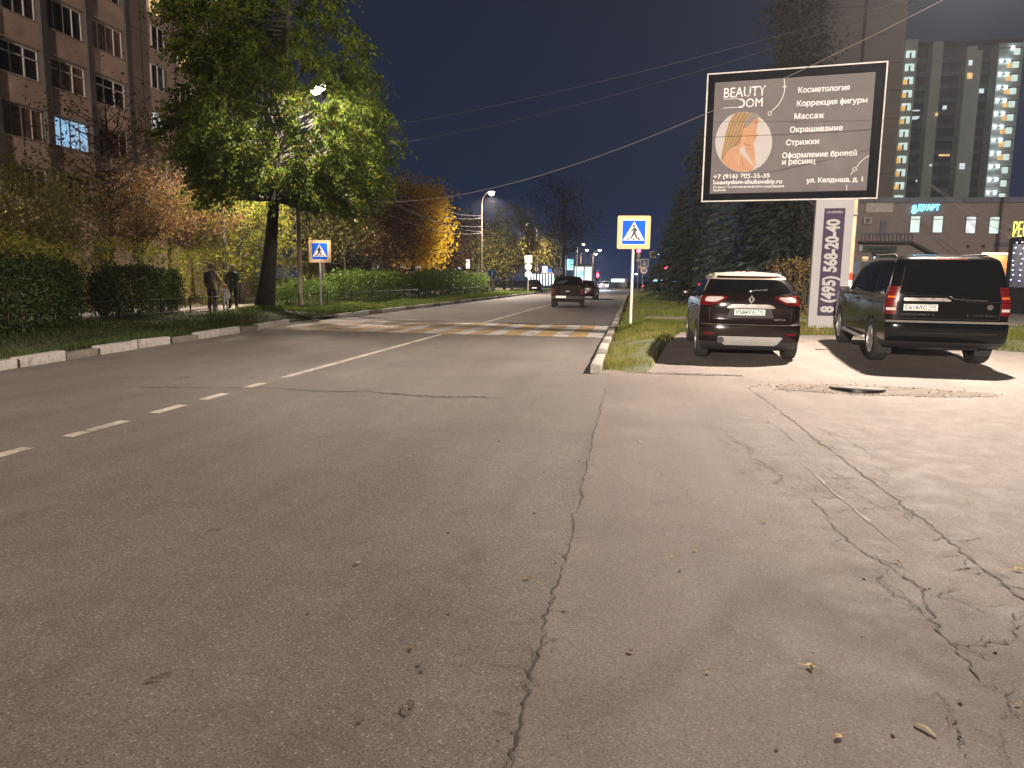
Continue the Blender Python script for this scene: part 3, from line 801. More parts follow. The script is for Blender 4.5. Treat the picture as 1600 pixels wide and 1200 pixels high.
def plate(car, text, region, loc, tilt=0.0, w=.52, h=.112, mat=None):
    mb = MB().box((0, 0, 0), (w, .012, h), ch=.004)
    p = mb.build('number_plate', mat or M['plate'], car, loc=loc); p.rotation_euler = (tilt, 0, 0)
    if not text: return p
    lt = MB()
    vs, fs = text_fit(text, w*.66, h*.62, -w*.47, -h*.30, .018, depth=.001); lt.add(vs, fs, 0, Matrix.Translation((0, -.0075, 0)) @ TOFACE)
    vs, fs = text_fit(region, w*.19, h*.42, w*.25, -h*.06, .012, depth=.001); lt.add(vs, fs, 0, Matrix.Translation((0, -.0075, 0)) @ TOFACE)
    vs, fs = text_fit('RUS', w*.11, h*.16, w*.24, -h*.36, .012, depth=.001); lt.add(vs, fs, 0, Matrix.Translation((0, -.0075, 0)) @ TOFACE)
    lt.box((w*.222, -.0072, 0), (.004, .003, h*.9)); lt.box((w*.43, -.0072, -h*.28), (.03, .003, .014))
    for a, b in ((0, h*.46), (0, -h*.46)): lt.box((a, -.0066, b), (w*.97, .002, .004))
    lt.build('lettering', M['plate_ink'], p)
    return p
M['plate'] = pm('plate_white', (.72, .74, .72), .4, var=.05, scale=4)
M['plate_green'] = pm('plate_pale_green', (.55, .70, .66), .4, var=.05, scale=4)
M['plate_ink'] = pm('plate_ink', (.015, .015, .015), .5)
M['brownpaint'] = pm('dark_brown_car_paint', (.010, .0065, .006), .2, .0, var=.1, scale=1.5, coat=.1, spec=.32)
M['cream'] = pm('cream_roof_paint', (.52, .44, .35), .3, var=.06, scale=2, coat=.4)
M['blackpaint'] = pm('black_car_paint', (.003, .0035, .004), .16, .0, var=.2, scale=2, coat=.0, spec=.28)
M['dustypaint'] = pm('dusty_dark_brown_paint', (.011, .008, .007), .6, .0, var=.3, scale=2, coat=.0, spec=.06)
M['tint'] = pm('tinted_car_glass', (.004, .0045, .005), .05, var=.2, scale=1, spec=.3)
M['bumper_grey'] = pm('grey_bumper', (.035, .033, .032), .7, spec=.15, var=.12, scale=5)
M['redpaint'] = pm('dark_red_car_paint', (.03, .005, .007), .25, .0, coat=.1, spec=.3)
M['whitecar'] = pm('white_car_paint', (.6, .62, .66), .25, .1, coat=.7)

def mirror(car, g, x, y, z, mats=None):
    mb = MB().box((0, 0, 0), (.19, .10, .13), ch=.03).tube([(-g*.16, .02, -.05), (-g*.05, .0, -.03)], .025, 6)
    return mb.build('wing_mirror', mats or M['plastic'], car, True, loc=(x, y, z), ang=40)

# ---- crossover: dark brown with a cream roof
def crossover():
    c = thing('parked_crossover', 'rounded dark brown crossover with a cream roof parked by the phone number pillar', 'car', (2.06, 14.13, rise(14.13)), R(-.6))
    c.rotation_euler = (R(1.8), 0, R(-.6))
    S = Shell([(.19, -.46, 3.20, .80, .10, .3), (.26, -.58, 3.38, .845, .12, .34), (.36, -.645, 3.44, .872, .15, .38), (.48, -.675, 3.46, .885, .17, .40), (.58, -.68, 3.46, .89, .18, .42), (.645, -.67, 3.44, .892, .18, .42),
               (.675, -.63, 3.42, .89, .18, .42), (.74, -.585, 3.40, .885, .19, .44), (.84, -.585, 3.34, .882, .20, .46), (.96, -.60, 3.2, .878, .22, .5), (1.03, -.595, 2.85, .868, .23, .5), (1.10, -.575, 2.35, .85, .24, .35),
               (1.17, -.535, 2.05, .815, .26, .25), (1.24, -.475, 1.90, .785, .26, .2), (1.33, -.385, 1.68, .742, .26, .2), (1.42, -.295, 1.42, .695, .26, .2), (1.475, -.25, 1.22, .655, .26, .2), (1.515, -.22, 1.02, .60, .26, .2), (1.545, -.12, .8, .50, .26, .2), (1.562, .12, .55, .34, .2, .15), (1.567, .28, .4, .15, .05, .05)])
    def mf(p):
        if p.z > 1.44+.0*p.y and p.y > -.32: return 1
        return 2 if p.z < .34 else 0
    S.body([M['brownpaint'], M['cream'], M['plastic']], [(0, .80), (2.606, .80)], .335, 'body', c, mf)
    add_wheels(c, .335, .215, [(.775, 0), (-.775, 0), (.775, 2.606), (-.775, 2.606)], 5)
    mb = MB(); S.rpatch(mb, [(1.195, -.60, .60), (1.205, -.84, .84), (1.22, -.90, .90), (1.27, -.90, .90), (1.33, -.875, .875), (1.38, -.83, .83), (1.41, -.76, .76), (1.425, -.64, .64)], .004, 22); mb.build('rear_window', M['tint'], c, True)
    mb = MB(); S.rpatch(mb, [(1.432, -.80, .80), (1.452, -.84, .84), (1.468, -.84, .84)], .05, 18); S.rpatch(mb, [(1.432, -.80, .80), (1.44, -.80, .80)], .0, 18)
    mb.build('roof_spoiler', M['brownpaint'], c, True)
    mb = MB(); S.rpatch(mb, [(1.445, -.2, .2), (1.456, -.2, .2)], .056, 8); mb.build('brake_light', M['lens_red'], c, True)
    for g in (-1, 1):
        for nm, rows in (('side_window', [(1.10, -.02, .78), (1.2, .02, .78), (1.32, .10, .78), (1.41, .22, .78)]), ('side_window', [(1.07, .86, 1.85), (1.15, .86, 1.84), (1.26, .86, 1.62), (1.36, .86, 1.40), (1.41, .86, 1.26)]), ('quarter_window', [(1.14, -.22, -.08), (1.2, -.19, -.05), (1.26, -.12, .0)])):
            mb = MB(); S.spatch(mb, g, rows, .004); mb.build(nm, M['tint'], c, True)
        # lamp: red wedge with a clear centre, wrapping the corner
        mb = MB(); I, O = .50*g, 1.0*g
        S.rpatch(mb, [(.985, .80*g, O), (1.02, .66*g, O), (1.06, .57*g, O), (1.10, I, O), (1.135, .47*g, O), (1.15, .58*g, O)], .012, 12)
        S.spatch(mb, g, [(1.0, -.34, -.20), (1.06, -.36, -.12), (1.12, -.36, -.06), (1.145, -.35, -.10)], .010, 8)
        tl = mb.build('taillight', M['lens_red'], c, True)
        mb = MB(); S.rpatch(mb, [(1.045, .70*g, .90*g), (1.08, .62*g, .92*g), (1.115, .56*g, .90*g), (1.13, .60*g, .84*g)], .017, 8); mb.build('lens', M['lens_clear'], tl, True)
        mb = MB(); S.rpatch(mb, [(.475, .70*g, .90*g), (.515, .70*g, .92*g)], .008, 6); mb.build('reflector', M['lens_red'], c, True)
        mb = MB(); S.sline(mb, g, [(.30, .93), (.48, .93)], .03, .02); S.sline(mb, g, [(1.2, .90), (1.38, .90)], .03, .02); mb.build('door_handle', M['brownpaint'], c, True)
        mb = MB(); S.sline(mb, g, [(-.05, .5), (-.02, .8), (.1, 1.05)], .006, .0); S.sline(mb, g, [(.82, .35), (.82, 1.1)], .006, .0); S.sline(mb, g, [(1.95, .35), (1.93, 1.0)], .006, .0); mb.build('door_gap', M['plastic'], c)
        mb = MB(); S.rpatch(mb, [(.72, .55*g, .93*g), (.80, .5*g, .95*g), (.86, .62*g, .96*g)], .006, 8, fn=S.front); mb.build('headlight', M['lens_clear'], c, True)
        mirror(c, g, g*.97, 1.72, 1.10, M['brownpaint'])
        mb = MB().tube([(g*.60, -.02, 1.515), (g*.625, .5, 1.545), (g*.60, 1.0, 1.535)], .014, 6); mb.build('roof_rail', M['plastic'], c, True)
    # windscreen
    mb = MB(); S.rpatch(mb, [(1.12, -.86, .86), (1.25, -.88, .88), (1.38, -.84, .84), (1.44, -.8, .8)], .004, 14, fn=S.front); mb.build('windscreen', M['tint'], c, True)
    # bumper: dark plastic with a silver skid plate, and the ridge above it
    mb = MB(); S.rpatch(mb, [(.30, -.50, .50), (.33, -.56, .56), (.39, -.60, .60), (.44, -.64, .64), (.455, -.60, .60)], .016, 18); mb.build('skid_plate', M['silver'], c, True)
    mb = MB(); S.rline(mb, [(-.98, .655), (0, .655), (.98, .655)], .02, .004); mb.build('bumper_ridge', pm('bumper_edge', (.10, .09, .085), .25, .2, coat=.5), c, True)
    mb = MB(); S.rpatch(mb, [(.775, -.44, .44), (.79, -.46, .46), (.94, -.40, .40), (.955, -.36, .36)], .006, 14); mb.build('plate_recess', M['plastic'], c, True)
    mb = MB(); S.rpatch(mb, [(.945, -.47, .47), (.965, -.47, .47), (1.0, -.40, .40), (1.012, -.34, .34)], .022, 16); mb.build('chrome_strip', pm('chrome_strip', (.42, .40, .39), .3, .9), c, True)
    plate(c, 'У584УА', '750', (-.02, -.615, .875), R(-2), mat=M['plate_green'])
    # diamond badge
    mb = MB()
    for k in range(4):
        o_ = [(0, .078), (.056, 0), (0, -.078), (-.056, 0)]; i_ = [(0, .036), (.022, 0), (0, -.036), (-.022, 0)]; a, b = k, (k+1) % 4
        mb.prism([o_[a], o_[b], i_[b], i_[a]], -.018, .0)
    mb.build('badge', M['chrome'], c, loc=(0, -.585, 1.10))
    # tailgate gaps, wiper, exhaust, aerial
    mb = MB(); S.rline(mb, [(-.80, .70), (-.82, .95), (-.52, 1.0)], .007, .0); S.rline(mb, [(.80, .70), (.82, .95), (.52, 1.0)], .007, .0); S.rline(mb, [(-.80, .70), (.80, .70)], .007, .0); mb.build('tailgate_gap', M['plastic'], c)
    mb = MB(); S.rline(mb, [(-.04, 1.215), (.10, 1.235), (.36, 1.238)], .022, .025); mb.tube([S.rear(-.03, 1.205, .0), S.rear(-.03, 1.21, .04)], .03, 8); mb.build('wiper', M['plastic'], c, True)
    mb = MB().tube([(-.50, -.62, .385), (-.50, -.69, .385)], [.055, .058], 16).disc((-.50, -.692, .385), .047, 'y', 16, 1); mb.build('exhaust', [M['dark_metal'], M['black_metal']], c, True, ang=40)
    mb = MB().tube([(0, .18, 1.56), (0, .08, 1.60), (0, -.10, 1.70)], [.02, .006, .004], 6); mb.build('aerial', M['plastic'], c, True)
    mb = MB(); vs, fs = text_fit('CAPTUR', .2, .03, .40, .735, .01); mb.add(vs, fs, 0, Matrix.Translation((0, -.595, 0)) @ TOFACE); mb.build('lettering', M['chrome'], c)
    return c
crossover()

# ---- big boxy black off-roader
def offroader():
    a = math.atan2(-(5.28-4.30), (16.8-14.05))
    c = thing('parked_offroader', 'big boxy black off-roader with tall red taillights parked right of the pillar', 'car', (5.22, 14.22, rise(14.5)), R(-4))
    c.rotation_euler = (R(1.8), 0, R(-4))
    S = Shell([(.34, -.80, 3.35, .88, .05, .2), (.42, -.95, 3.66, .925, .07, .25), (.52, -1.0, 3.72, .945, .08, .28), (.70, -1.015, 3.74, .952, .08, .30), (.77, -1.0, 3.74, .955, .08, .30), (.80, -.95, 3.73, .955, .08, .30),
               (1.0, -.95, 3.71, .957, .08, .30), (1.08, -.95, 3.62, .956, .08, .30), (1.12, -.95, 3.2, .952, .08, .3), (1.17, -.945, 2.45, .945, .08, .2), (1.22, -.94, 2.25, .93, .08, .12), (1.35, -.925, 2.05, .905, .09, .12), (1.55, -.89, 1.75, .865, .10, .12), (1.70, -.85, 1.5, .83, .11, .12),
               (1.79, -.81, 1.3, .80, .12, .12), (1.84, -.74, 1.1, .75, .14, .12), (1.872, -.6, .9, .66, .14, .12), (1.888, -.4, .7, .5, .1, .1), (1.892, -.2, .5, .25, .05, .05)], p=9)
    S.body([M['blackpaint'], M['blackpaint'], M['plastic']], [(0, .86), (2.885, .86)], .385, 'body', c, lambda p: 2 if p.z < .44 else 0)
    add_wheels(c, .385, .255, [(.815, 0), (-.815, 0), (.815, 2.885), (-.815, 2.885)], 7)
    mb = MB(); S.rpatch(mb, [(1.165, .28, .86), (1.20, .28, .88), (1.24, -.86, .89), (1.28, -.88, .90), (1.5, -.90, .90), (1.68, -.89, .89), (1.74, -.85, .85)], .005, 20); mb.build('rear_window', M['tint'], c, True)
    for g in (-1, 1):
        for nm, rows in (('quarter_window', [(1.24, -.78, -.05), (1.4, -.76, -.05), (1.6, -.72, -.05), (1.74, -.66, -.05)]),
                         ('side_window', [(1.22, .02, .92), (1.45, .02, .92), (1.68, .04, .92), (1.73, .08, .92)]),
                         ('side_window', [(1.20, 1.0, 2.10), (1.35, 1.0, 1.98), (1.55, 1.0, 1.70), (1.68, 1.0, 1.48)])):
            mb = MB(); S.spatch(mb, g, rows, .004); mb.build(nm, M['tint'], c, True)
        mb = MB(); I = .835*g
        S.rpatch(mb, [(.90, I, g), (1.1, I, g), (1.3, I, g), (1.36, I, g)], .016, 8); S.spatch(mb, g, [(.90, -.88, -.78), (1.1, -.88, -.78), (1.3, -.86, -.76), (1.36, -.85, -.76)], .014, 5)
        tl = mb.build('taillight', M['lens_red'], c, True)
        for z0, z1, m_, nm in ((.965, 1.01, 'lens_clear', 'lens'), (1.17, 1.20, 'lens_orange', 'lens')):
            mb = MB(); S.rpatch(mb, [(z0, .845*g, .985*g), (z1, .845*g, .985*g)], .021, 6); mb.build(nm, M[m_], tl, True)
        mb = MB()
        for z_ in (.955, 1.02, 1.085, 1.15, 1.215, 1.28, 1.345): S.rline(mb, [(.84*g, z_), (.99*g, z_)], .009, .018)
        mb.build('lamp_ridge', pm('lamp_ridge', (.2, .006, .008), .3), tl, True)
        mb = MB()
        for y0 in (.12, 1.12): S.sline(mb, g, [(y0, 1.06), (y0+.2, 1.06)], .035, .02)
        mb.build('door_handle', M['blackpaint'], c, True)
        mb = MB(); S.sline(mb, g, [(-.02, .62), (-.02, 1.2)], .008, .0); S.sline(mb, g, [(.96, .45), (.96, 1.2)], .008, .0); S.sline(mb, g, [(2.05, .5), (2.1, 1.15)], .008, .0); S.sline(mb, g, [(.42, .70), (2.45, .70)], .02, .004); mb.build('door_gap', M['plastic'], c)
        mb = MB(); S.sline(mb, g, [(-.80, 1.19), (2.2, 1.19)], .016, .004); mb.build('waist_strip', M['chrome'] if False else pm('waist_strip', (.2, .19, .17), .3, .6), c, True)
        mb = MB().tube([(g*.90, .55, .38), (g*.96, .6, .36), (g*.96, 2.3, .36), (g*.90, 2.35, .38)], .035, 8); mb.build('side_step', M['galv'], c, True)
        mb = MB().tube([(g*.70, -.45, 1.83), (g*.715, -.3, 1.885), (g*.715, 1.0, 1.875), (g*.70, 1.12, 1.80)], .018, 6)
        mb.build('roof_rail', M['dark_metal'], c, True)
        mb = MB(); S.rpatch(mb, [(.82, .55*g, .9*g), (1.02, .5*g, .92*g)], .006, 8, fn=S.front); mb.build('headlight', M['lens_clear'], c, True)
        mirror(c, g, g*1.06, 1.93, 1.20)
        mb = MB(); mb.box((g*.78, -.36, .32), (.24, .03, .30)); mb.build('mud_flap', M['rubber'], c)
    mb = MB(); S.rpatch(mb, [(1.24, -.9, .9), (1.5, -.9, .9), (1.72, -.88, .88)], .004, 14, fn=S.front); mb.build('windscreen', M['tint'], c, True)
    mb = MB(); S.rpatch(mb, [(.765, -.99, .99), (.79, -.99, .99)], .012, 24); mb.build('bumper_strip', pm('bumper_strip', (.42, .39, .36), .35, .4), c, True)
    mb = MB(); S.rpatch(mb, [(1.125, -.72, .02), (1.14, -.74, .04), (1.165, -.74, -.02), (1.178, -.73, -.04)], .022, 12); mb.build('chrome_strip', pm('handle_trim', (.45, .42, .38), .3, .7), c, True)
    plate(c, 'С618АС', '250', (-.42, -.972, 1.02), R(-1))
    mb = MB(); S.rline(mb, [(-.83, 1.215), (.22, 1.215), (.30, 1.12), (.86, 1.12)], .008, .001); S.rline(mb, [(-.83, .83), (.83, .83)], .010, .001); S.rline(mb, [(-.83, .84), (-.83, 1.7)], .009, .001); S.rline(mb, [(.83, .84), (.83, 1.1)], .009, .001)
    S.rline(mb, [(-.8, .60), (.8, .60)], .02, .001); mb.build('tailgate_gap', M['plastic'], c)
    mb = MB(); S.rline(mb, [(.02, 1.20), (.08, 1.165), (.30, 1.15), (.62, 1.145)], .016, .03); mb.tube([S.rear(.02, 1.2, 0), S.rear(.02, 1.2, .05)], .022, 8); mb.build('wiper', M['chrome'], c, True)
    mb = MB(); S.rpatch(mb, [(1.80, -.34, .34), (1.822, -.34, .34)], .012, 10); mb.build('brake_light', M['lens_red'], c, True)
    mb = MB()
    vs, fs = text_fit('DISCOVERY 3', .50, .035, -.70, .885, .008); mb.add(vs, fs, 0, Matrix.Translation((0, -.955, 0)) @ TOFACE)
    vs, fs = text_fit('LAND ROVER', .36, .03, .38, .885, .008); mb.add(vs, fs, 0, Matrix.Translation((0, -.955, 0)) @ TOFACE)
    mb.build('lettering', pm('dark_lettering', (.10, .10, .10), .3, .8), c)
    mb = MB(); mb.add([(math.cos(t)*.045+.62, -.957, 1.04+.045*math.sin(t)) for t in np.linspace(0, 6.2832, 17)[:-1]], [tuple(range(16))]); mb.add([(math.cos(t)*.012+.30, -.958, .90+.012*math.sin(t)) for t in np.linspace(0, 6.2832, 13)[:-1]], [tuple(range(12))]); mb.build('badge', M['chrome'], c)
    mb = MB().tube([(-.6, -.6, .34), (0, -.7, .33), (.6, -.6, .34)], .05, 8).box((0, -.5, .42), (1.3, .5, .12)); mb.build('underbody', M['plastic'], c, True)
    return c
offroader()

# ---- dusty five-door driving away
def dusty_suv():
    c = thing('driving_suv', 'dusty dark brown five-door driving away down the lit lane', 'car', (-3.40, 39.1, 0), R(3))
    S = Shell([(.30, -.60, 3.05, .78, .08, .2), (.40, -.70, 3.15, .84, .09, .2), (.62, -.72, 3.17, .865, .09, .2), (.66, -.66, 3.16, .865, .1, .2), (.95, -.66, 3.1, .87, .12, .2), (1.02, -.66, 2.9, .865, .12, .2), (1.08, -.65, 2.1, .855, .13, .2), (1.14, -.63, 1.9, .82, .14, .15),
               (1.35, -.55, 1.6, .75, .16, .15), (1.55, -.45, 1.25, .67, .16, .15), (1.62, -.36, 1.0, .56, .16, .1), (1.65, -.1, .7, .34, .1, .1), (1.655, .1, .4, .12, .03, .03)])
    S.body([M['dustypaint'], M['dustypaint'], M['plastic']], [(0, .78), (2.45, .78)], .36, 'body', c, lambda p: 2 if p.z < .40 else 0, 30)
    add_wheels(c, .36, .21, [(.75, 0), (-.75, 0), (.75, 2.45), (-.75, 2.45)], 6)
    mb = MB(); S.rpatch(mb, [(1.17, -.82, .82), (1.2, -.86, .86), (1.4, -.84, .84), (1.52, -.78, .78)], .005, 14); mb.build('rear_window', M['tint'], c, True)
    mb = MB(); S.rpatch(mb, [(1.24, -.72, -.30), (1.30, -.78, -.14), (1.38, -.62, -.02), (1.44, -.3, .04)], .008, 8); mb.build('wiped_glass', M['black_metal'], c, True)
    for g in (-1, 1):
        for rows in ([(1.14, -.3, .1), (1.5, -.2, .1)], [(1.14, .16, .85), (1.52, .2, .85)], [(1.12, .92, 1.8), (1.5, .92, 1.25)]):
            mb = MB(); S.spatch(mb, g, rows, .004); mb.build('side_window', M['tint'], c, True)
        mb = MB(); S.rpatch(mb, [(.70, .80*g, g), (.98, .80*g, g)], .012, 6); mb.build('taillight', pm('dull_red_lens', (.08, .012, .012), .3), c, True)
        mirror(c, g, g*.95, 1.75, 1.15)
        mb = MB().box((g*.72, -.32, .3), (.2, .02, .26)); mb.build('mud_flap', M['rubber'], c)
    mb = MB(); S.rpatch(mb, [(.46, -1, 1), (.52, -1, 1), (.62, -1, 1)], .02, 18); mb.build('bumper', M['bumper_grey'], c, True)
    plate(c, '', '', (-.33, -.745, .565), mat=M['whitepaint'])
    mb = MB(); S.rline(mb, [(-.76, .68), (-.76, 1.5)], .012, .002); S.rline(mb, [(.76, .68), (.76, 1.5)], .012, .002); S.rline(mb, [(-.4, .7), (-.4, 1.1)], .012, .002); S.rline(mb, [(.4, .7), (.4, 1.1)], .012, .002); mb.build('tailgate_gap', M['plastic'], c)
    mb = MB(); S.rpatch(mb, [(.85, -.12, .12), (.87, -.12, .12)], .03, 6); mb.build('tailgate_handle', M['silver'], c, True)
    return c
dusty_suv()

def small_car(label, loc, rz, paint, rear_on=False, head_on=False, lens='lens_red'):
    c = thing('distant_car', label, 'car', loc, rz)
    S = Shell([(.22, -.7, 3.2, .75, .1, .25), (.4, -.85, 3.35, .83, .14, .3), (.62, -.88, 3.38, .85, .15, .3), (.85, -.88, 3.2, .85, .17, .35), (.95, -.86, 2.4, .83, .18, .3), (1.0, -.82, 1.9, .79, .2, .2), (1.2, -.62, 1.5, .70, .2, .2), (1.38, -.4, 1.05, .60, .2, .15), (1.44, -.1, .7, .42, .15, .1), (1.455, .1, .4, .15, .05, .05)])
    S.body([M[paint], M[paint], M['plastic']], [(0, .76), (2.55, .76)], .31, 'body', c, lambda p: 0, 24)
    add_wheels(c, .31, .2, [(.73, 0), (-.73, 0), (.73, 2.55), (-.73, 2.55)], 5)
    mb = MB(); S.rpatch(mb, [(1.02, -.85, .85), (1.2, -.86, .86), (1.34, -.78, .78)], .005, 10); mb.build('rear_window', M['tint'], c, True)
    mb = MB(); S.rpatch(mb, [(1.02, -.85, .85), (1.2, -.86, .86), (1.34, -.78, .78)], .005, 10, fn=S.front); mb.build('windscreen', M['tint'], c, True)
    for g in (-1, 1):
        mb = MB(); S.spatch(mb, g, [(1.02, -.4, 1.6), (1.2, -.3, 1.35), (1.34, -.1, 1.0)], .004); mb.build('side_window', M['tint'], c, True)
        mb = MB(); S.rpatch(mb, [(.68, .62*g, .98*g), (.82, .58*g, .98*g)], .01, 6); mb.build('taillight', M['brake_glow'] if rear_on else M[lens], c, True)
        mb = MB(); S.rpatch(mb, [(.52, .5*g, .96*g), (.80, .42*g, .98*g)], .01, 6, fn=S.front); mb.build('headlight', M['head_glow'] if head_on else M['lens_clear'], c, True)
    mb = MB(); mb.box((0, -.875, .55), (.52, .02, .11)); mb.build('number_plate', M['whitepaint'], c)
    if head_on:
        ld = bpy.data.lights.new('head_light', 'SPOT'); ld.energy = 9000; ld.color = (.6, .8, 1.0); ld.spot_size = R(70); ld.spot_blend = .6; ld.shadow_soft_size = .2
        lo = bpy.data.objects.new('head_light', ld); link(lo, c); lo.location = (0, 3.6, .75); lo.rotation_euler = (R(86), 0, 0)
    return c
M['brake_glow'] = emat('lit_taillight', (1, .03, .03), 9)
M['head_glow'] = emat('lit_headlight', (.75, .9, 1.0), 200)
small_car('black hatchback parked at the left kerb below the three stacked sign plates', (-10.9, 82, .02), R(8), 'blackpaint')
small_car('dark red car just ahead of the dusty five-door', (PY(914, 440, 58).x, 58, 0), R(-3), 'redpaint', lens='plastic')
small_car('car with bright white headlights at the far junction', (-4.4, 126, 0), R(172), 'whitecar', head_on=True)
small_car('car with glowing red taillights waiting at the far junction', (2.2, 118, 0), R(-84), 'redpaint', rear_on=True)
small_car('white car parked in front of the dark shop entrance behind the striped pole', (14.6, 41, .11), R(-40), 'whitecar')
# ================================================================== STREET LAMPS
def street_lamp(label, base, H, arm, power, heads=1, pole='lamp_pole', bulb='bulb', spot=True, color=WARM, size=.18, cone=158, gl=1.0, group='street lamps along the road', blend=.55, kind=None):
    """arm = horizontal vector from the pole top to the lamp head"""
    t = thing('street_lamp', label, 'street lamp', base, 0, group)
    ax, ay = arm
    mb = MB().tube([(0, 0, -.2), (0, 0, H*.45), (0, 0, H-1.0)], [.105, .09, .07], 12).tube([(0, 0, -.05), (0, 0, .3)], .15, 12)
    mb.build('pole', M[pole], t, True, ang=40)
    mb = MB().tube([(0, 0, H-1.3)]+[(ax*.9*(1-math.cos(q)), ay*.9*(1-math.cos(q)), H-1.05+1.17*math.sin(q)) for q in np.linspace(0, math.pi/2, 9)], .045, 8); mb.build('arm', M[pole], t, True)
    L = math.hypot(ax, ay) or 1; ux, uy = ax/L, ay/L; ang = math.atan2(uy, ux)
    for k in range(heads):
        hx, hy = ax-ux*.5*k, ay-uy*.5*k
        Mx = Matrix.Translation((hx, hy, H+.10-.03*k)) @ Matrix.Rotation(ang, 4, 'Z')
        mb = MB(); P = []
        for (x, w, z0) in ((-.36, .05, .02), (-.3, .11, .05), (0, .15, .09), (.25, .14, .07), (.34, .07, .02)):
            P.append([(x, w*math.cos(q), z0*math.sin(q)) for q in np.linspace(0, math.pi, 9)])
        mb.grid(P, M=Mx); mb.build('lamp_head', M['dark_metal'], t, True)
        mb = MB(); P = []
        for (q, z_) in ((.0, -.075), (.06, -.07), (.11, -.045), (.13, 0)): P.append([(q*(2.1 if gl == 1 else 1.35)*gl*math.cos(a), q*(1.5 if gl == 1 else 1.35)*gl*math.sin(a), z_*1.7*gl**2) for a in np.linspace(0, 6.2832, 17)[:-1]])
        mb.grid(P, closed=True, M=Mx); mb.build('lamp_glass', M[bulb], t, True)
    if power:
        ld = bpy.data.lights.new('lamp_light', 'SPOT' if spot else 'POINT'); ld.energy = power; ld.color = color; ld.shadow_soft_size = size
        if spot: ld.spot_size = R(cone); ld.spot_blend = blend
        lo = bpy.data.objects.new('lamp_light', ld); link(lo, t); lo.location = (ax, ay, H+.02-.1275*gl**2 if gl > 1 else H-.14)
    return t
LB = PY(500, 145, 26.2); LC = PY(768, 303, 70); LD = PY(823, 352, 110)
street_lamp('street lamp with two bright heads shining through the big green tree', (LB.x-2.0, LB.y+2.2, .1), LB.z, (2.0, -2.2), LP['tree'], 2, pole='lamp_pole', cone=168, size=.1)
QP = PY(384, 232, 31.5)
street_lamp('pavement lamp glinting through the left half of the big green tree', (QP.x-1.4, 31.8, .1), QP.z, (1.4, -.3), LP['path'], 1, pole='dark_metal', cone=174, size=.15)
pc = PY(752, 430, 70)
street_lamp('slim street lamp with cables, past the long green hedge', (pc.x, 70, .1), LC.z, (LC.x-pc.x, 0), LP['far'], 1, cone=172, gl=1.7)
pd = PY(838, 430, 110)
street_lamp('street lamp beside the weeping yellow birch', (pd.x, 110, .1), LD.z, (LD.x-pd.x, 0), LP['far']*.8, 1, cone=172, gl=1.5)
for (px, py, Y, lab, wh) in ((912, 382, 140, 'far street lamp above the dark tree by the junction, uppermost of the cluster', 0), (917, 391, 150, 'small far street lamp just below the uppermost one by the junction', 0), (937, 391, 138, 'brightest warm far street lamp, over the junction', 0), (931, 397, 160, 'far cold white street lamp left of the warm one', 1),
                              (1029, 396, 160, 'far bluish white lamp right of the small green direction sign', 1), (994, 428, 180, 'low far bluish lamp behind the white sign pole', 1)):
    q = PY(px, py, Y)
    street_lamp(lab, (q.x-1.2, Y, 0), q.z, (1.2, 0), 5000 if not wh else 0, 1, bulb='bulb_white' if wh else 'bulb', cone=170, gl=1.6, group='far street lamps at the junction')
# two lamps of the same street that stand outside the picture and light its foreground
NEAR = Vector((7.5, 19.0, 9.4))
street_lamp('tall street lamp at the right edge of the forecourt over the parked cars', (NEAR.x+4.6, NEAR.y+1.0, .15), NEAR.z, (-4.6, -1.0), LP['near'], 2, spot=False, size=.22)
nl = [o for o in COL.objects if o.get('label', '').startswith('tall street lamp at the right edge')][0]
ld = bpy.data.lights.new('added_flood', 'SPOT'); ld.energy = LP['flood']; ld.color = WARM; ld.shadow_soft_size = .22; ld.spot_size = R(92); ld.spot_blend = 1.0  # beam added to the lamp to pool light on road and forecourt
lo = bpy.data.objects.new('added_flood', ld); link(lo, nl); lo.location = (-4.6, -1.0, NEAR.z-.12); lo.rotation_euler = (Vector((-.9, 8.0, 0))-Vector((NEAR.x, NEAR.y, NEAR.z))).to_track_quat('-Z', 'Y').to_euler()
street_lamp('street lamp far behind the photographer at the left kerb', (-13.2, -50, .1), 9.8, (2.0, 0), LP['rear'], 1, spot=False, size=.16)
street_lamp('added yard lamp outside the right edge, brightening the tower block and high-rise', (46, 60, .1), 12, (-1.5, 0), LP['yard'], 1, spot=False, group='yard lamps')  # lamp added out of view to brighten the tower block and high-rise
street_lamp('added yard lamp brightening the bushes near the apartment block', (-24.5, 24, .1), 5.2, (1.0, 0), 900, 1, cone=175, group='yard lamps', color=(1, .85, .6))  # lamp added to brighten the bushes beyond the hedges
street_lamp('yard lamp behind the trees along the pavement', (-21.0, 52, .1), 5.4, (1.0, 0), 1200, 1, cone=175, group='yard lamps', color=(1, .82, .6))

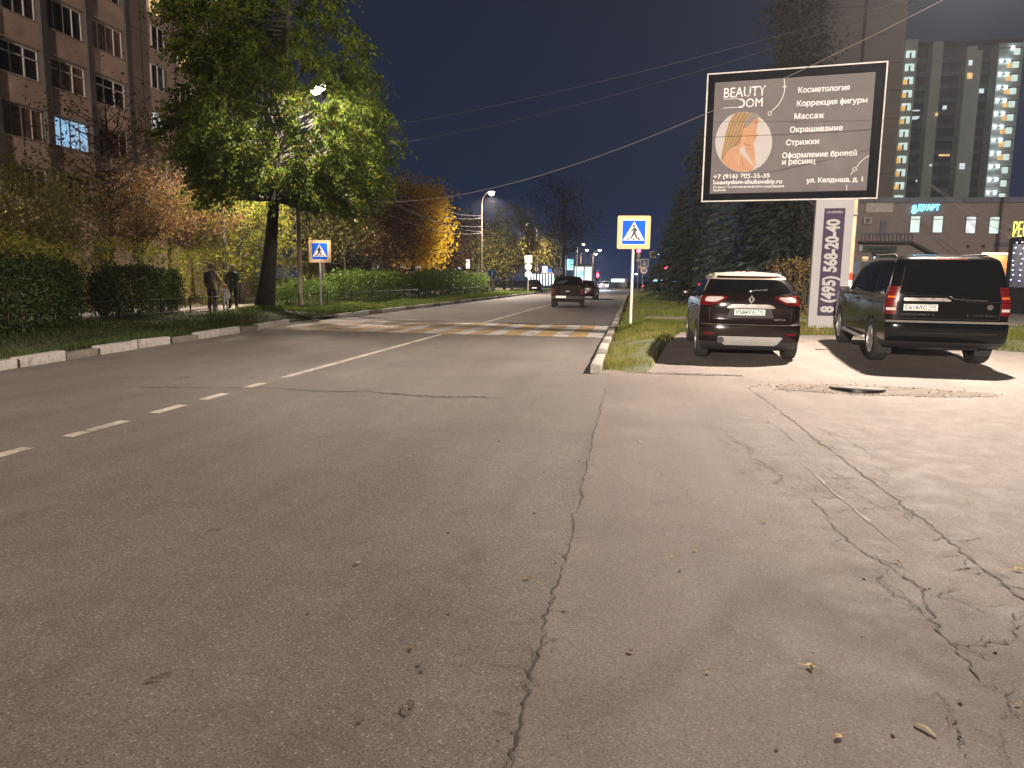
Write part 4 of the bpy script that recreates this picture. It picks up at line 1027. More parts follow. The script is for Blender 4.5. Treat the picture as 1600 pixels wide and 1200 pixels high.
# ================================================================== CABLES
def cable(label, a, b, sag, r=.0045, m='wire', group='overhead cables across the road', n=26):
    a, b = Vector(a), Vector(b); mb = MB()
    P = [a.lerp(b, t)-Vector((0, 0, sag*4*t*(1-t))) for t in np.linspace(0, 1, n)]
    o = mb.tube(P, r, 6) and mb.build('overhead_cable', M[m], None, True)
    return tag(o, label, 'cable', group)
PB = Vector((LB.x-2.0, LB.y+2.2, 0)); PC = Vector((pc.x, 70, 0)); R0 = PY(1485, -6, 11.5)
def zz(p, z): return (p.x, p.y, z)
cable('lowest pale cable sagging from upper right past the billboard to the left lamp', R0, zz(PB, 4.95), 1.45, .0065)
cable('dark cable crossing the top left of the billboard to the left lamp', PY(1462, -6, 12.2), zz(PB, 6.35), .55, .0065, 'wire_dark')
cable('uppermost thin grey cable passing above the billboard', PY(1440, -6, 12.6), zz(PB, 6.9), .35, .004, 'wire_mid')
for k, (z0, z1, sg, lab) in enumerate(((7.0, 7.4, .9, 'uppermost pale cable drooping to the slim lamp'), (6.8, 7.2, 1.1, 'second pale cable drooping to the slim lamp'), (6.6, 6.4, 1.0, 'third pale cable drooping to the slim lamp'), (6.3, 5.9, .7, 'fourth pale cable drooping to the slim lamp'), (5.6, 5.8, .9, 'lowest pale cable drooping to the slim lamp'))):
    cable(lab, zz(PB, z0), zz(PC, z1), sg, .016, 'wire', 'cables between the left street lamps')
cable('upper thin cable running down to the restaurant sign over the brick building', PY(1455, 288, 40), PY(1578, 352, 36), .15, .012, 'wire', 'thin cables in front of the brick building')
cable('lower thin cable running down to the restaurant sign over the brick building', PY(1450, 286, 40), PY(1576, 367, 36), .15, .012, 'wire', 'thin cables in front of the brick building')

M['bark_dark'] = pm('dark_bark', (.022, .018, .015), .95, var=.4, scale=9, bump=1.0, bscale=18)
# ================================================================== TREES AND HEDGES
lb = (LB.x, LB.y, LB.z-.1)
TB = G(412, 484, .15)
tree('linden_tree', 'big leaning green tree at the left kerb lit by a street lamp', (TB.x, TB.y, .12), (1.25, .3, 11.5), .275,
     [(.9, .3, 8.0, 3.6, 3.4, 3.6, 330), (-1.5, .2, 6.6, 1.7, 2.2, 1.8, 100), (2.6, -.2, 6.2, 2.4, 2.4, 2.4, 190), (.3, -2.2, 7.4, 2.2, 1.0, 2.3, 95), (2.2, -.6, 4.8, 1.2, 1.2, 1.1, 36), (.5, -1.0, 5.5, 1.2, 1.0, 1.1, 34), (-2.0, 0, 5.3, 1.3, 1.3, 1.3, 40), (-1.2, -.7, 4.6, .8, .8, .9, 14), (3.5, 0, 4.4, .9, .9, 1.0, 20), (.6, .6, 12.2, 2.5, 2.5, 2.6, 170), (1.0, .2, 7.4, 4.5, 4.0, 3.7, 70), (3.4, -.6, 5.4, 1.7, 1.6, 1.6, 60), (-1.4, .3, 10.2, 2.3, 2.4, 2.0, 110), (-.6, .6, 5.0, 1.9, 1.5, .6, 36)],
     'linden', .12, 112, .38, .75, seed=3, bark='bark_dark', clear=[(lb, .95), ((lb[0]-.45, lb[1]+.2, lb[2]), .7), ((lb[0]-.7, lb[1]-.1, lb[2]-1.1), .65), ((lb[0]-1.4, lb[1]-.2, lb[2]-2.3), .6)], limbs=.22)
def px_tree(name, label, px, pyb, Y, ztop, rx, mat, n, size=.12, r0=.14, per=70, spread=.5, z0=2.0, droop=0, group='trees beyond the left hedge', seed=0, bark='bark', limbs=.5, ry=None, cat='tree', z=.1, tw=8):
    b = PY(px, pyb, Y); h = (ztop-z0)/2
    return tree(name, label, (b.x, Y, z), (0.15, 0, ztop*.85), r0, [(0, 0, z0+h, rx, ry or rx, h, n), (rx*.3, -.3, z0+h*.7, rx*.7, rx*.7, h*.6, n//3)], mat, size, per, spread, droop, group, bark, cat, seed, limbs, twigs=tw)
px_tree('rowan_tree', 'sparse brown tree in front of the apartment block loggias', 175, 430, 27, 9.2, 2.7, 'brown', 85, .13, .12, 26, .6, 2.6, seed=11, limbs=.9)
px_tree('maple_tree', 'dark green and rust tree at the far left below the block', 45, 430, 23.5, 5.2, 2.3, 'olive', 110, .12, .12, 90, .42, 1.5, seed=12)
px_tree('rowan_tree', 'brownish tree right behind the gap between the dark hedges', 265, 430, 31, 8.2, 2.5, 'brown', 90, .13, .12, 50, .55, 2.4, seed=13, limbs=.8)
px_tree('cherry_tree', 'low orange autumn tree behind the dark hedges', 215, 430, 27.5, 5.2, 2.2, 'orange', 95, .11, .09, 70, .45, 2.6, seed=14)
px_tree('cherry_tree', 'orange and yellow autumn tree left of the walking people', 300, 430, 32, 5.6, 2.2, 'orange', 85, .12, .09, 70, .45, 2.8, seed=15)
px_tree('maple_tree', 'yellow green tree behind the walking people', 375, 430, 33, 5.6, 2.6, 'yellowgreen', 120, .13, .1, 80, .45, 1.2, seed=16)
px_tree('maple_tree', 'olive tree just right of the big trunk', 505, 430, 40, 6.8, 3.0, 'olive', 130, .15, .14, 70, .5, 2.2, seed=17, limbs=.7)
px_tree('maple_tree', 'brown leaning tree behind the left crossing sign', 585, 430, 56, 9.2, 4.0, 'brown', 150, .19, .22, 60, .65, 2.2, seed=18, limbs=.8)
px_tree('maple_tree', 'golden yellow tree glowing beside the slim street lamp', 645, 430, 62, 10.2, 3.4, 'gold', 210, .22, .2, 80, .55, 1.8, seed=19, limbs=.5)
px_tree('elm_tree', 'dusky tree between the golden tree and the slim street lamp', 712, 430, 84, 9.5, 4.2, 'brown', 130, .25, .2, 60, .7, 2, seed=20)
px_tree('cherry_tree', 'rust and green tree right of the slim street lamp', 770, 430, 82, 7.6, 2.8, 'olive', 110, .24, .16, 60, .6, 1.2, seed=21)
px_tree('cherry_tree', 'orange topped bushy tree left of the birch', 788, 430, 92, 6.2, 2.6, 'orange', 60, .25, .14, 60, .55, 1.6, seed=22)
px_tree('birch_tree', 'weeping yellow birch with white trunk by the three stacked sign plates', 800, 430, 95, 11.2, 2.9, 'birch', 120, .22, .16, 72, .62, 2.6, 1.5, seed=23, bark='birchbark', limbs=.3)
px_tree('birch_tree', 'second smaller yellow birch behind the far lamp post', 838, 430, 118, 10.2, 2.8, 'birch', 70, .26, .16, 60, .7, 4.2, 1.2, seed=24, bark='birchbark')
px_tree('poplar_tree', 'tall dark nearly bare tree over the driving car', 878, 432, 105, 16.5, 5.2, 'dark', 130, .24, .42, 34, 1.0, 4.0, seed=25, limbs=.6, group='dark trees by the far road')
px_tree('poplar_tree', 'tall dark tree top rising left of the tower block above the billboard', 1222, 440, 62, 33, 2.2, 'dark', 200, .3, .5, 50, .7, 6, seed=26, limbs=.6, group='dark trees on the right')
# spruces on the lawn
for i, (px, Y, H, rb, lab) in enumerate(((1175, 36, 10.2, 3.3, 'large blue grey spruce directly behind the crossover'), (1085, 46, 10.2, 3.4, 'tall dark spruce left of the large blue grey one'), (1232, 33, 9.0, 2.7, 'spruce half hidden by the phone number pillar'), (1058, 62, 8.6, 2.6, 'farthest dark spruce at the left end of the spruce row'))):
    b = PY(px, 440, Y); spruce('spruce_tree', lab, (b.x, Y, .1), H, rb, seed=i+1, group='spruces on the right lawn', size=.3 if Y < 50 else .42, layers=30 if Y < 50 else 22, per=17, needles=38)
b = PY(1247, 450, 27)
shrub('barberry_bush', 'low red and green bush at the left foot of the phone number pillar', b.x-.8, b.x+.9, 26.2, 28, .15, 2.2, 'orange', 2600, .08, cat='bush', seed=9, round_=.5, stems=14)
# hedges along the left verge
h1, h1b = G(-60, 530, .15), G(98, 505, .15); h2, h2b = G(158, 501, .15), G(285, 490, .15)
shrub('hedge', 'dark clipped hedge block at the far left edge of the photo', h1.x-.85, h1.x-.1, h1.y, h1b.y, .12, 1.72, 'hedge_shaded', 15000, .07, 'clipped hedges along the left verge', seed=1, round_=.12, stems=30, along=(h1b.x-h1.x)/2)
shrub('hedge', 'dark rounded hedge left of the walking people', h2.x-.75, h2.x-.0, h2.y, h2b.y, .12, 1.62, 'hedge_shaded', 13000, .085, 'clipped hedges along the left verge', seed=2, round_=.2, stems=30, along=(h2b.x-h2.x)/2)
shrub('hedge', 'low dark green hedge between the trunk and the left crossing sign', -14.3, -13.3, 27.6, 32.5, .12, 1.25, 'hedge', 5500, .09, 'clipped hedges along the left verge', seed=3, round_=.3, stems=20)
shrub('hedge', 'bright green hedge right behind the left crossing sign', -14.7, -13.3, 33, 43.5, .12, 1.7, 'hedge', 13000, .11, 'clipped hedges along the left verge', seed=4, round_=.28, stems=40)
shrub('hedge', 'long bright green hedge ending near the slim street lamp', -14.9, -13.3, 46.5, 70, .12, 1.95, 'hedge', 17000, .13, 'clipped hedges along the left verge', seed=5, round_=.2, stems=50)
for i, (x0, x1, y0, y1, zt, mt, lab) in enumerate(((-20.0, -18.4, 17.5, 23.0, 2.5, 'yellowgreen', 'loose yellow green bush behind the far left dark hedge'), (-20.2, -18.4, 23.5, 29.0, 2.7, 'yellowgreen', 'yellow green bush behind the rounded dark hedge'), (-20.2, -18.4, 29.5, 34.5, 2.6, 'yellowgreen', 'pale bush between the walking people and the big trunk'), (-20.5, -18.4, 36, 45, 2.4, 'olive', 'olive bush behind the bright green hedge'), (-22.0, -19.2, 12.0, 17.0, 2.2, 'olive', 'olive bush at the left edge of the photo'))):
    shrub('bush', lab, x0, x1, y0, y1, .1, zt, mt, 6500, .09, 'bushes beyond the pavement', 'bush', 20+i, .45, 18)
# far tree belt closing the view behind the yard
for i, (x, y, h, rx, mt) in enumerate(((-33, 70, 11, 4.5, 'brown'), (-30, 84, 10, 4.2, 'dark'), (-27, 98, 10, 4, 'olive'), (-37, 60, 12, 4.5, 'dark'), (-24, 72, 8.5, 3.4, 'brown'))):
    tree('yard_tree', ['brown yard tree beyond the end of the apartment block', 'dusky yard tree behind the golden tree', 'olive yard tree behind the slim street lamp', 'dark tall yard tree next to the apartment block corner', 'brown yard tree right behind the golden tree'][i], (x, y, .1), (0, 0, h*.8), .2, [(0, 0, h*.58, rx, rx, h*.42, 90)], mt, .24, 50, .75, 0, 'trees beyond the left hedge', seed=40+i, limbs=.5)
for i, (x, y, h) in enumerate(((-12.0, -9, 10), (-13.5, -17, 10.5), (-16.5, -12, 9.5), (-12.6, -3, 7.5))):  # unseen trees added to keep the rear lamp off the hedges and facade
    tree('linden_tree', ['added shade tree at the left kerb just behind the photographer', 'added shade tree at the left kerb far behind the photographer', 'added shade tree beyond the pavement behind the photographer', 'small added shade tree at the left kerb beside the photographer'][i], (x, y, .1), (.2, 0, h*.85), .3, [(0, 0, h*.56, 2.7, 2.7, h*.42, 150)], 'dark', .2, 70, .55, 0, 'shade trees added behind the photographer', seed=50+i, limbs=.4)
t = thing('shadow_tree', 'unseen leafless tree behind the photographer, limbs shaped to cast shadow bands', 'tree', (5.4, -8.2, 0)); random.seed(77)  # tree out of view, its limbs shaped to throw shadow bands
mb = MB(); mb.tube([(0, 0, -.1), (.05, .1, 1.2), (-.1, .2, 2.6), (.1, .1, 4.2)], [.24, .2, .15, .05], 10)
for (z0, a, L, up, r_) in ((1.3, 2.95, 6.6, .15, .13), (1.6, 3.1, 7.2, .35, .15), (2.0, 2.9, 6.4, .5, .12), (2.5, 3.2, 6.8, .3, .11), (3.2, 3.0, 5, 1.2, .08), (2.3, .3, 4, .8, .10), (1.8, 1.6, 2.5, 1.5, .07)):
    P = [Vector((math.cos(a)*L*q+.12*math.sin(9*q+z0), math.sin(a)*L*q+.1*math.sin(7*q), z0+up*q+.1*math.sin(6*q+z0))) for q in np.linspace(0, 1, 9)]
    mb.tube(P, [lerp(r_*.75, .03, q) for q in np.linspace(0, 1, 9)], 8)
    for k in range(7, 9):
        for s_ in (1,): mb.tube(limb_path(P[k], P[k]+Vector((random.uniform(-.7, .2), s_*random.uniform(.2, .6), random.uniform(-.25, .5))), .3), [lerp(.025, .006, q/6) for q in range(7)], 5, cap=False)
mb.build('trunk', M['bark'], t, True)

# ---- grass
GM = {'left': leaf_mat('verge_grass', [(.035, .06, .014), (.05, .08, .018), (.08, .085, .03), (.03, .05, .014)], .25), 'lit': leaf_mat('verge_grass_lit', [(.07, .12, .018), (.10, .15, .022), (.13, .14, .035), (.06, .10, .018)], .3),  # near blades darkened, far ones lightened: shade and lamplight put into the colour
      'right': leaf_mat('lawn_grass', [(.10, .15, .022), (.14, .19, .028), (.19, .18, .05), (.11, .13, .025)], .4), 'dry': leaf_mat('dry_grass', [(.28, .21, .08), (.20, .18, .05), (.12, .15, .03), (.36, .28, .12)], .4)}
def rect(x0, x1, y0, y1, e=1.0):
    return lambda rg, n: np.stack([rg.uniform(x0, x1, n), y0+(y1-y0)*rg.random(n)**e], 1)
def verge_area(y0, y1, w=4.6, e=1.3):
    def f(rg, n):
        y = y0+(y1-y0)*rg.random(n)**e; x = np.array([kxl(q) for q in y])-.22-rg.random(n)**1.2*w; return np.stack([x, y], 1)
    return f
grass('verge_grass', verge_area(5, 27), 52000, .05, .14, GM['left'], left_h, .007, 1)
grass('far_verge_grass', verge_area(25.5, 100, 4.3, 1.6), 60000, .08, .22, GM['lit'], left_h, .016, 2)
keep = lambda XY, rg: (XY[:, 1] > np.array([lot_edge(x) for x in XY[:, 0]])+.12) & ~((XY[:, 0] > .4) & (XY[:, 1] > 22.8) & (XY[:, 1] < 24.4))
grass('lawn_grass', rect(-.45, 9.6, 18, 80, 2.2), 80000, .05, .13, GM['right'], right_h, .012, 3, keep)
def ragged(XY, rg):
    e = XY[:, 1]-np.array([lot_edge(x) for x in XY[:, 0]]); x = XY[:, 0]
    e2 = np.minimum(e, np.where(XY[:, 1] < 16, .25-x+.25*np.sin(XY[:, 1]*3.1)+.12*np.sin(XY[:, 1]*7.3), 9))
    pat = np.sin(x*5.1+XY[:, 1]*2.3)+np.sin(XY[:, 1]*4.7-x*2)
    return keep(XY, rg) & (rg.random(len(x)) < np.clip((e2+.1)/.5, .04, 1)*np.clip(.65+.35*pat, .12, 1))
grass('kerbside_grass', rect(-.48, 1.3, 11.35, 19.5, 1.1), 13000, .04, .16, GM['dry'], right_h, .0055, 4, ragged)
grass('kerbside_green_grass', rect(-.48, 1.3, 11.35, 22.5, 1.0), 24000, .04, .12, GM['right'], right_h, .0055, 5, ragged)
grass('weeds', rect(2.6, 7.4, 16.2, 20.5, 1.4), 16000, .06, .28, GM['dry'], right_h, .008, 6, keep)
grass('strip_grass', rect(6.3, 22, 14.4, 24, 1.2), 24000, .05, .14, GM['right'], right_h, .01, 7, keep)

# ================================================================== LITTER ON THE ASPHALT
def leaf_shape(s, curl, m):
    pts = [(0, -1, 0), (.35, -.45, .12), (.62, .05, .2), (.3, .6, .1), (0, 1, .25), (-.33, .55, .14), (-.6, 0, .22), (-.34, -.5, .08)]
    mb = MB(); v = [(0, 0, 0)]+[(x*s, y*s, z*s*curl) for x, y, z in pts]
    mb.add(v, [(0, k+1, (k+1) % 8+1) for k in range(8)]).tube([(0, -s, 0), (0, -1.7*s, .1*s)], s*.05, 4); return mb
litter = [(962, 801), (1066, 820), (1087, 860), (985, 1017), (1265, 1041), (1105, 1050), (1195, 815), (1150, 737), (1162, 738), (1300, 710), (1500, 712), (1513, 785), (824, 903), (1590, 890), (832, 770), (870, 752), (1360, 607), (1402, 878), (1590, 1100), (645, 1012), (640, 713), (700, 760), (560, 880), (440, 905), (1050, 870), (1310, 1150), (140, 540), (255, 562), (1200, 660), (1000, 690)]
protos = []
for k, cm in enumerate(((.34, .22, .08), (.16, .085, .04), (.42, .34, .16))):
    o = leaf_shape(.028+.004*k, .8+.5*k, None).build('fallen_leaf', pm('fallen_leaf_%s' % ('tan', 'brown', 'straw')[k], cm, .8, var=.3, scale=20)); protos.append(o)
LL = ('curled tan fallen leaf lying on the asphalt', 'dry brown fallen leaf lying on the asphalt', 'pale straw coloured fallen leaf lying on the asphalt')
used = [False]*3
for i, (px, py) in enumerate(litter):
    k = (i*7+i//3) % 3; o = protos[k] if not used[k] else protos[k].copy()
    if used[k]: COL.objects.link(o)
    used[k] = True; p = G(px, py, .006); o.location = p; o.rotation_euler = (random.uniform(-.2, .2), random.uniform(-.2, .2), random.uniform(0, 6.28)); q = random.uniform(.35, .75); o.scale = (q, q, q)
    tag(o, LL[k], 'leaf', ('tan', 'brown', 'straw')[k]+' fallen leaves on the asphalt')
pebs = [(868, 750), (850, 738), (700, 833), (652, 1042), (657, 1050), (1062, 893), (1347, 995), (1213, 1173), (850, 760), (780, 690), (835, 802), (925, 700), (905, 720), (885, 850), (868, 880), (640, 1108), (230, 1065), (238, 1058), (880, 955), (1270, 1020), (800, 1145), (815, 1100), (1395, 1150), (1452, 920), (1350, 905), (940, 640), (947, 612), (1020, 600), (1090, 612), (1240, 600), (1180, 598), (1440, 650), (1060, 590), (720, 1040), (560, 1130), (480, 960), (610, 780), (1500, 1100), (1555, 1020), (700, 960)]
st = MB(); bm = bmesh.new(); bmesh.ops.create_icosphere(bm, subdivisions=2, radius=.02)
for v in bm.verts: v.co *= random.uniform(.75, 1.2); v.co.z *= .6
me = bpy.data.meshes.new('pebble'); bm.to_mesh(me); bm.free(); me.materials.append(pm('dark_grit', (.03, .027, .024), .9, var=.4, scale=20)); me.polygons.foreach_set('use_smooth', [True]*len(me.polygons))
for i, (px, py) in enumerate(pebs):
    o = bpy.data.objects.new('pebble', me); COL.objects.link(o); q = random.uniform(.16, .42); p = G(px, py, .004*q); o.location = p; o.scale = (q*random.uniform(.8, 1.6), q, q); o.rotation_euler = (0, 0, random.uniform(0, 6))
    tag(o, 'small dark pebble or bit of grit lying on the asphalt', 'pebble', 'grit on the asphalt')
tw = MB().tube([(0, 0, .006), (.05, .01, .012), (.10, 0, .006)], [.006, .007, .005], 6).build('twig', pm('pale_wood_chip', (.45, .38, .25), .8), None, True, loc=G(1428, 1132, .002)); tw.rotation_euler = (0, 0, -.9); tw.scale = (.7, .7, .7); tag(tw, 'pale wood chip lying at the lower right of the asphalt', 'wood chip')
for (px, py, a, lab) in ((240, 1064, .6, 'dark twig lying on the road at the lower left'), (333, 830, .4, 'small dark twig lying in the middle of the left lane'), (633, 1110, 2.2, 'small forked dark twig near the bottom middle of the road'), (1270, 1044, 1.2, 'small broken dark twig on the forecourt')):
    mb = MB().tube([(-.05, 0, .006), (0, .008, .012), (.05, -.004, .006)], [.005, .006, .003], 6).tube([(0, .008, .01), (.02, .03, .012)], [.004, .002], 5)
    tw = mb.build('twig', M['twig'], None, True, loc=G(px, py, .002)); tw.rotation_euler = (0, 0, a); tw.scale = (.62, .62, .62); tag(tw, lab, 'twig')

# ================================================================== FENCES
def rail_fence(label, pts, h=.55, gap=.14, post=2.0):
    """low welded fence: posts, two rails and thin uprights"""
    t = thing('low_fence', label, 'fence', (*pts[0], .12), 0, 'low dark fences along the left verge')
    p0 = Vector((*pts[0], 0)); rl = MB(); up = MB()
    for a, b in zip(pts[:-1], pts[1:]):
        a, b = Vector((*a, 0))-p0, Vector((*b, 0))-p0; L = (b-a).length
        for z in (.14, h): rl.tube([a+Vector((0, 0, z)), b+Vector((0, 0, z))], .014, 6)
        for k in range(int(L/gap)): q = a.lerp(b, k*gap/L); up.tube([q+Vector((0, 0, .1)), q+Vector((0, 0, h))], .007, 4, cap=False)
        for k in range(int(L/post)+1):
            q = a.lerp(b, min(1, k*post/L)); MB().tube([q-Vector((0, 0, .1)), q+Vector((0, 0, h+.06))], .028, 8).build('post', M['black_metal'], t, True, ang=40)
    rl.build('rail', M['black_metal'], t, True); up.build('grille', M['black_metal'], t)
    return t
rail_fence('low black fence under the dark hedges at the left', [(h1.x+.2, h1.y-.5), (h1b.x+.2, h1b.y), (h2b.x+.3, h2b.y), (-14.9, 25.0)])
rail_fence('low dark fence in front of the bright green hedges', [(-13.0, 27.5), (-13.0, 44), (-13.05, 70)], .62, .2, 2.75)

# ================================================================== PEOPLE
SKIN = pm('skin', (.42, .26, .19), .6, var=.08, scale=12)
def person(label, base, rz, H, cloth, trouser, joints, hat=None, hood=False, bag=None, shoe=None):
    """one continuous skinned body; joints overrides the default pose (metres for H = 1.7)"""
    k = H/1.7
    J = dict(pel=(0, 0, .92), wai=(0, .01, 1.08), che=(0, .02, 1.27), nec=(0, .01, 1.44), hd0=(0, 0, 1.52), hd1=(0, -.012, 1.60), hd2=(0, 0, 1.67),
             shL=(-.17, .01, 1.38), elL=(-.25, .03, 1.12), wrL=(-.25, -.05, .89), haL=(-.245, -.08, .80), shR=(.17, .01, 1.38), elR=(.25, .03, 1.12), wrR=(.25, -.05, .89), haR=(.245, -.08, .80),
             hiL=(-.10, 0, .88), knL=(-.11, -.04, .48), anL=(-.11, .03, .09), toL=(-.12, -.13, .04), hiR=(.10, 0, .88), knR=(.11, -.02, .48), anR=(.11, .05, .09), toR=(.12, -.11, .04))
    J.update(joints)
    RD = dict(pel=(.17, .13), wai=(.175, .13), che=(.19, .135), nec=(.062, .062), hd0=(.068, .078), hd1=(.082, .098), hd2=(.06, .075), shL=(.085, .08), elL=(.06, .06), wrL=(.048, .048), haL=(.04, .035), shR=(.085, .08), elR=(.06, .06), wrR=(.048, .048), haR=(.04, .035),
              hiL=(.105, .105), knL=(.075, .075), anL=(.058, .06), toL=(.048, .04), hiR=(.105, .105), knR=(.075, .075), anR=(.058, .06), toR=(.048, .04))
    E = [('pel', 'wai'), ('wai', 'che'), ('che', 'nec'), ('nec', 'hd0'), ('hd0', 'hd1'), ('hd1', 'hd2'), ('che', 'shL'), ('shL', 'elL'), ('elL', 'wrL'), ('wrL', 'haL'), ('che', 'shR'), ('shR', 'elR'), ('elR', 'wrR'), ('wrR', 'haR'), ('pel', 'hiL'), ('hiL', 'knL'), ('knL', 'anL'), ('anL', 'toL'), ('pel', 'hiR'), ('hiR', 'knR'), ('knR', 'anR'), ('anR', 'toR')]
    nm = list(J); me = bpy.data.meshes.new('body'); me.from_pydata([tuple(c*k for c in J[n]) for n in nm], [(nm.index(a), nm.index(b)) for a, b in E], [])
    o = bpy.data.objects.new('body', me); COL.objects.link(o)
    sk = o.modifiers.new('s', 'SKIN'); sk.use_smooth_shade = True
    for i, n in enumerate(nm): v = me.skin_vertices[0].data[i]; v.radius = (RD[n][0]*k, RD[n][1]*k); v.use_root = (n == 'pel')
    o.modifiers.new('u', 'SUBSURF').levels = 2
    m2 = mesh_from_mod(o); bpy.data.objects.remove(o); bpy.data.meshes.remove(me)
    t = thing('person', label, 'person', base, rz, 'people on the pavement')
    mats = [cloth, trouser, SKIN, shoe or M['plastic']]
    for m in mats: m2.materials.append(m)
    hx = Vector(J['hd1'])*k
    for p in m2.polygons:
        c = p.center; z = c.z/k
        hand = any((c-Vector(J[h])*k).length < .085*k for h in ('haL', 'haR'))
        head = (c-hx).length < .16*k and z > J['nec'][2]+.02
        p.material_index = 2 if (hand or head) else (3 if z < .12 else (1 if z < .80 else 0)); p.use_smooth = True
    m2.name = 'body'; b = link(bpy.data.objects.new('body', m2), t)
    # face
    if not hood:
        mb = MB()
        for g in (-1, 1): mb.tube([(hx.x+g*.032*k, hx.y-.098*k, hx.z+.005*k), (hx.x+g*.032*k, hx.y-.112*k, hx.z+.005*k)], .012*k, 8)
        mb.build('eye', M['plastic'], t, True)
        mb = MB().tube([(hx.x, hx.y-.095*k, hx.z+.01*k), (hx.x, hx.y-.128*k, hx.z-.03*k), (hx.x, hx.y-.10*k, hx.z-.04*k)], [.012*k, .018*k, .012*k], 8); mb.build('nose', SKIN, t, True)
        mb = MB().tube([(hx.x-.03*k, hx.y-.098*k, hx.z-.068*k), (hx.x+.03*k, hx.y-.098*k, hx.z-.068*k)], .008*k, 6); mb.build('mouth', pm('lip', (.3, .1, .08), .6), t, True)
    if hat or hood:
        mb = MB(); P = []; r_ = .118*k
        for ph in np.linspace(-.25 if not hood else -.9, math.pi/2, 9):
            P.append([(hx.x+r_*math.cos(ph)*math.cos(q)*.92, hx.y+.012*k+r_*math.cos(ph)*math.sin(q)*1.08, hx.z+.03*k+r_*1.12*math.sin(ph)) for q in np.linspace(0, 6.2832, 25)[:-1]])
        mb.grid(P, closed=True); mb.build('hood' if hood else 'hat', hat or cloth, t, True)
    if bag:
        mb = MB().box((0, .20*k, 1.20*k), (.30*k, .16*k, .42*k), ch=.05*k).box((0, .29*k, 1.12*k), (.22*k, .05*k, .2*k), ch=.02*k); mb.build('backpack', bag, t, True)
    return t
brown = pm('brown_jacket_cloth', (.10, .075, .05), .85, var=.2, scale=10, bump=.3); dkgreen = pm('dark_green_jacket_cloth', (.045, .065, .05), .85, var=.2, scale=10, bump=.3)
blk = pm('dark_trouser_cloth', (.022, .022, .026), .9, var=.2, scale=10); grey = pm('grey_overall_cloth', (.24, .22, .23), .85, var=.2, scale=10, bump=.3)
p1 = G(333, 487, .1); p2 = G(365, 483, .1); p3 = G(353, 485.5, .1)
person('person in a hooded brown jacket with a dark backpack, seen from behind', p1, R(180), 1.74, brown, blk, dict(elL=(-.24, -.06, 1.14), wrL=(-.2, -.24, 1.08), haL=(-.18, -.31, 1.06), hd1=(0, -.04, 1.58), hd2=(0, -.03, 1.65)), None, True, pm('dark_backpack_cloth', (.02, .018, .018), .8))
person('person in a dark green jacket and pale hat with one arm bent across the body', p2, R(20), 1.72, dkgreen, blk, dict(elR=(.27, .02, 1.16), wrR=(.08, -.2, 1.14), haR=(-.0, -.23, 1.15), knL=(-.12, -.16, .50), anL=(-.12, .0, .10), toL=(-.13, -.16, .05)), pm('pale_knit_hat', (.55, .42, .36), .9, bump=.4))
person('small child in a grey overall standing between the two adults', p3, R(40), .98, grey, grey, dict(elL=(-.24, -.1, 1.2), wrL=(-.3, -.16, 1.36), haL=(-.32, -.18, 1.44)), pm('orange_brown_knit_hat', (.38, .2, .1), .9, bump=.4))
# ================================================================== BILLBOARD
M['poster'] = pm('taupe_poster', (.175, .162, .168), .8, spec=.05, var=.10, scale=1.2, bump=.25, bscale=2.2)
M['ink_white'] = pm('white_print', (.88, .87, .87), .8, spec=.05, var=.03, scale=3)
M['frame_black'] = pm('glossy_black_frame', (.006, .007, .010), .85, spec=.04, var=.3, scale=3)
M['frame_edge'] = pm('worn_white_edge', (.70, .67, .64), .8, spec=.1, var=.15, scale=5, dirt=.35)
M['pillar'] = pm('pale_grey_cladding', (.42, .42, .44), .8, spec=.1, var=.06, scale=2)
BW, BH = 4.09, 3.13
bl, br_ = Vector((1.66, 20.0, 0)), Vector((5.71, 19.36, 0))
bb = thing('billboard', 'large lit advertising billboard on a pale grey pillar above the parked cars', 'billboard', ((bl.x+br_.x)/2, (bl.y+br_.y)/2, 0), math.atan2(br_.y-bl.y, br_.x-bl.x))
Z0 = 3.46; ML, MR, MT, MB_ = .185, .235, .205, .195
mb = MB()
x0, x1, z0, z1 = -BW/2, BW/2, Z0, Z0+BH
mb.box((0, .16, Z0+BH/2), (BW-.04, .30, BH-.04))
for c, d in (((x0+ML/2, -.005, (z0+z1)/2), (ML, .10, BH)), ((x1-MR/2, -.005, (z0+z1)/2), (MR, .10, BH)), ((0, -.006, z0+MB_/2), (BW, .098, MB_)), ((0, -.006, z1-MT/2), (BW, .098, MT))): mb.box(c, d)
mb.build('frame', M['frame_black'], bb, bevel=.012)
mb = MB()
for c, d in (((x0+.005, -.05, (z0+z1)/2), (.035, .03, BH+.03)), ((x1-.005, -.05, (z0+z1)/2), (.03, .03, BH+.03)), ((0, -.051, z0+.005), (BW, .032, .03)), ((0, -.051, z1-.005), (BW, .032, .03))): mb.box(c, d)
mb.build('edge_strip', M['frame_edge'], bb)
px0, px1, pz0, pz1 = x0+ML, x1-MR, z0+MB_, z1-MT; PWd, PH = px1-px0, pz1-pz0
mb = MB(); nx, nz = 60, 44
P = [[(lerp(px0, px1, i/nx), -.008-.006*math.sin(i*.5+j*.35)-.004*math.sin(i*.9-j*.6), lerp(pz0, pz1, j/nz)) for i in range(nx+1)] for j in range(nz+1)]
mb.grid(P); mb.build('poster', M['poster'], bb, True)
def bz(x, y):
    """position on the poster, read off the photograph's own poster outline (perspective removed)"""
    u, v = .5, .5
    for _ in range(12):
        xl, xr = lerp(163, 130, v), lerp(1335, 1270, v); u = (x-xl)/(xr-xl); v = (y-(232-67*u))/((1027-27*u)-(232-67*u))
    return px0+u*PWd, pz1-v*PH
def bz2(x, y): return bz((10+x/6)*4.616, (30+y/6)*4.616)
YL = -.032
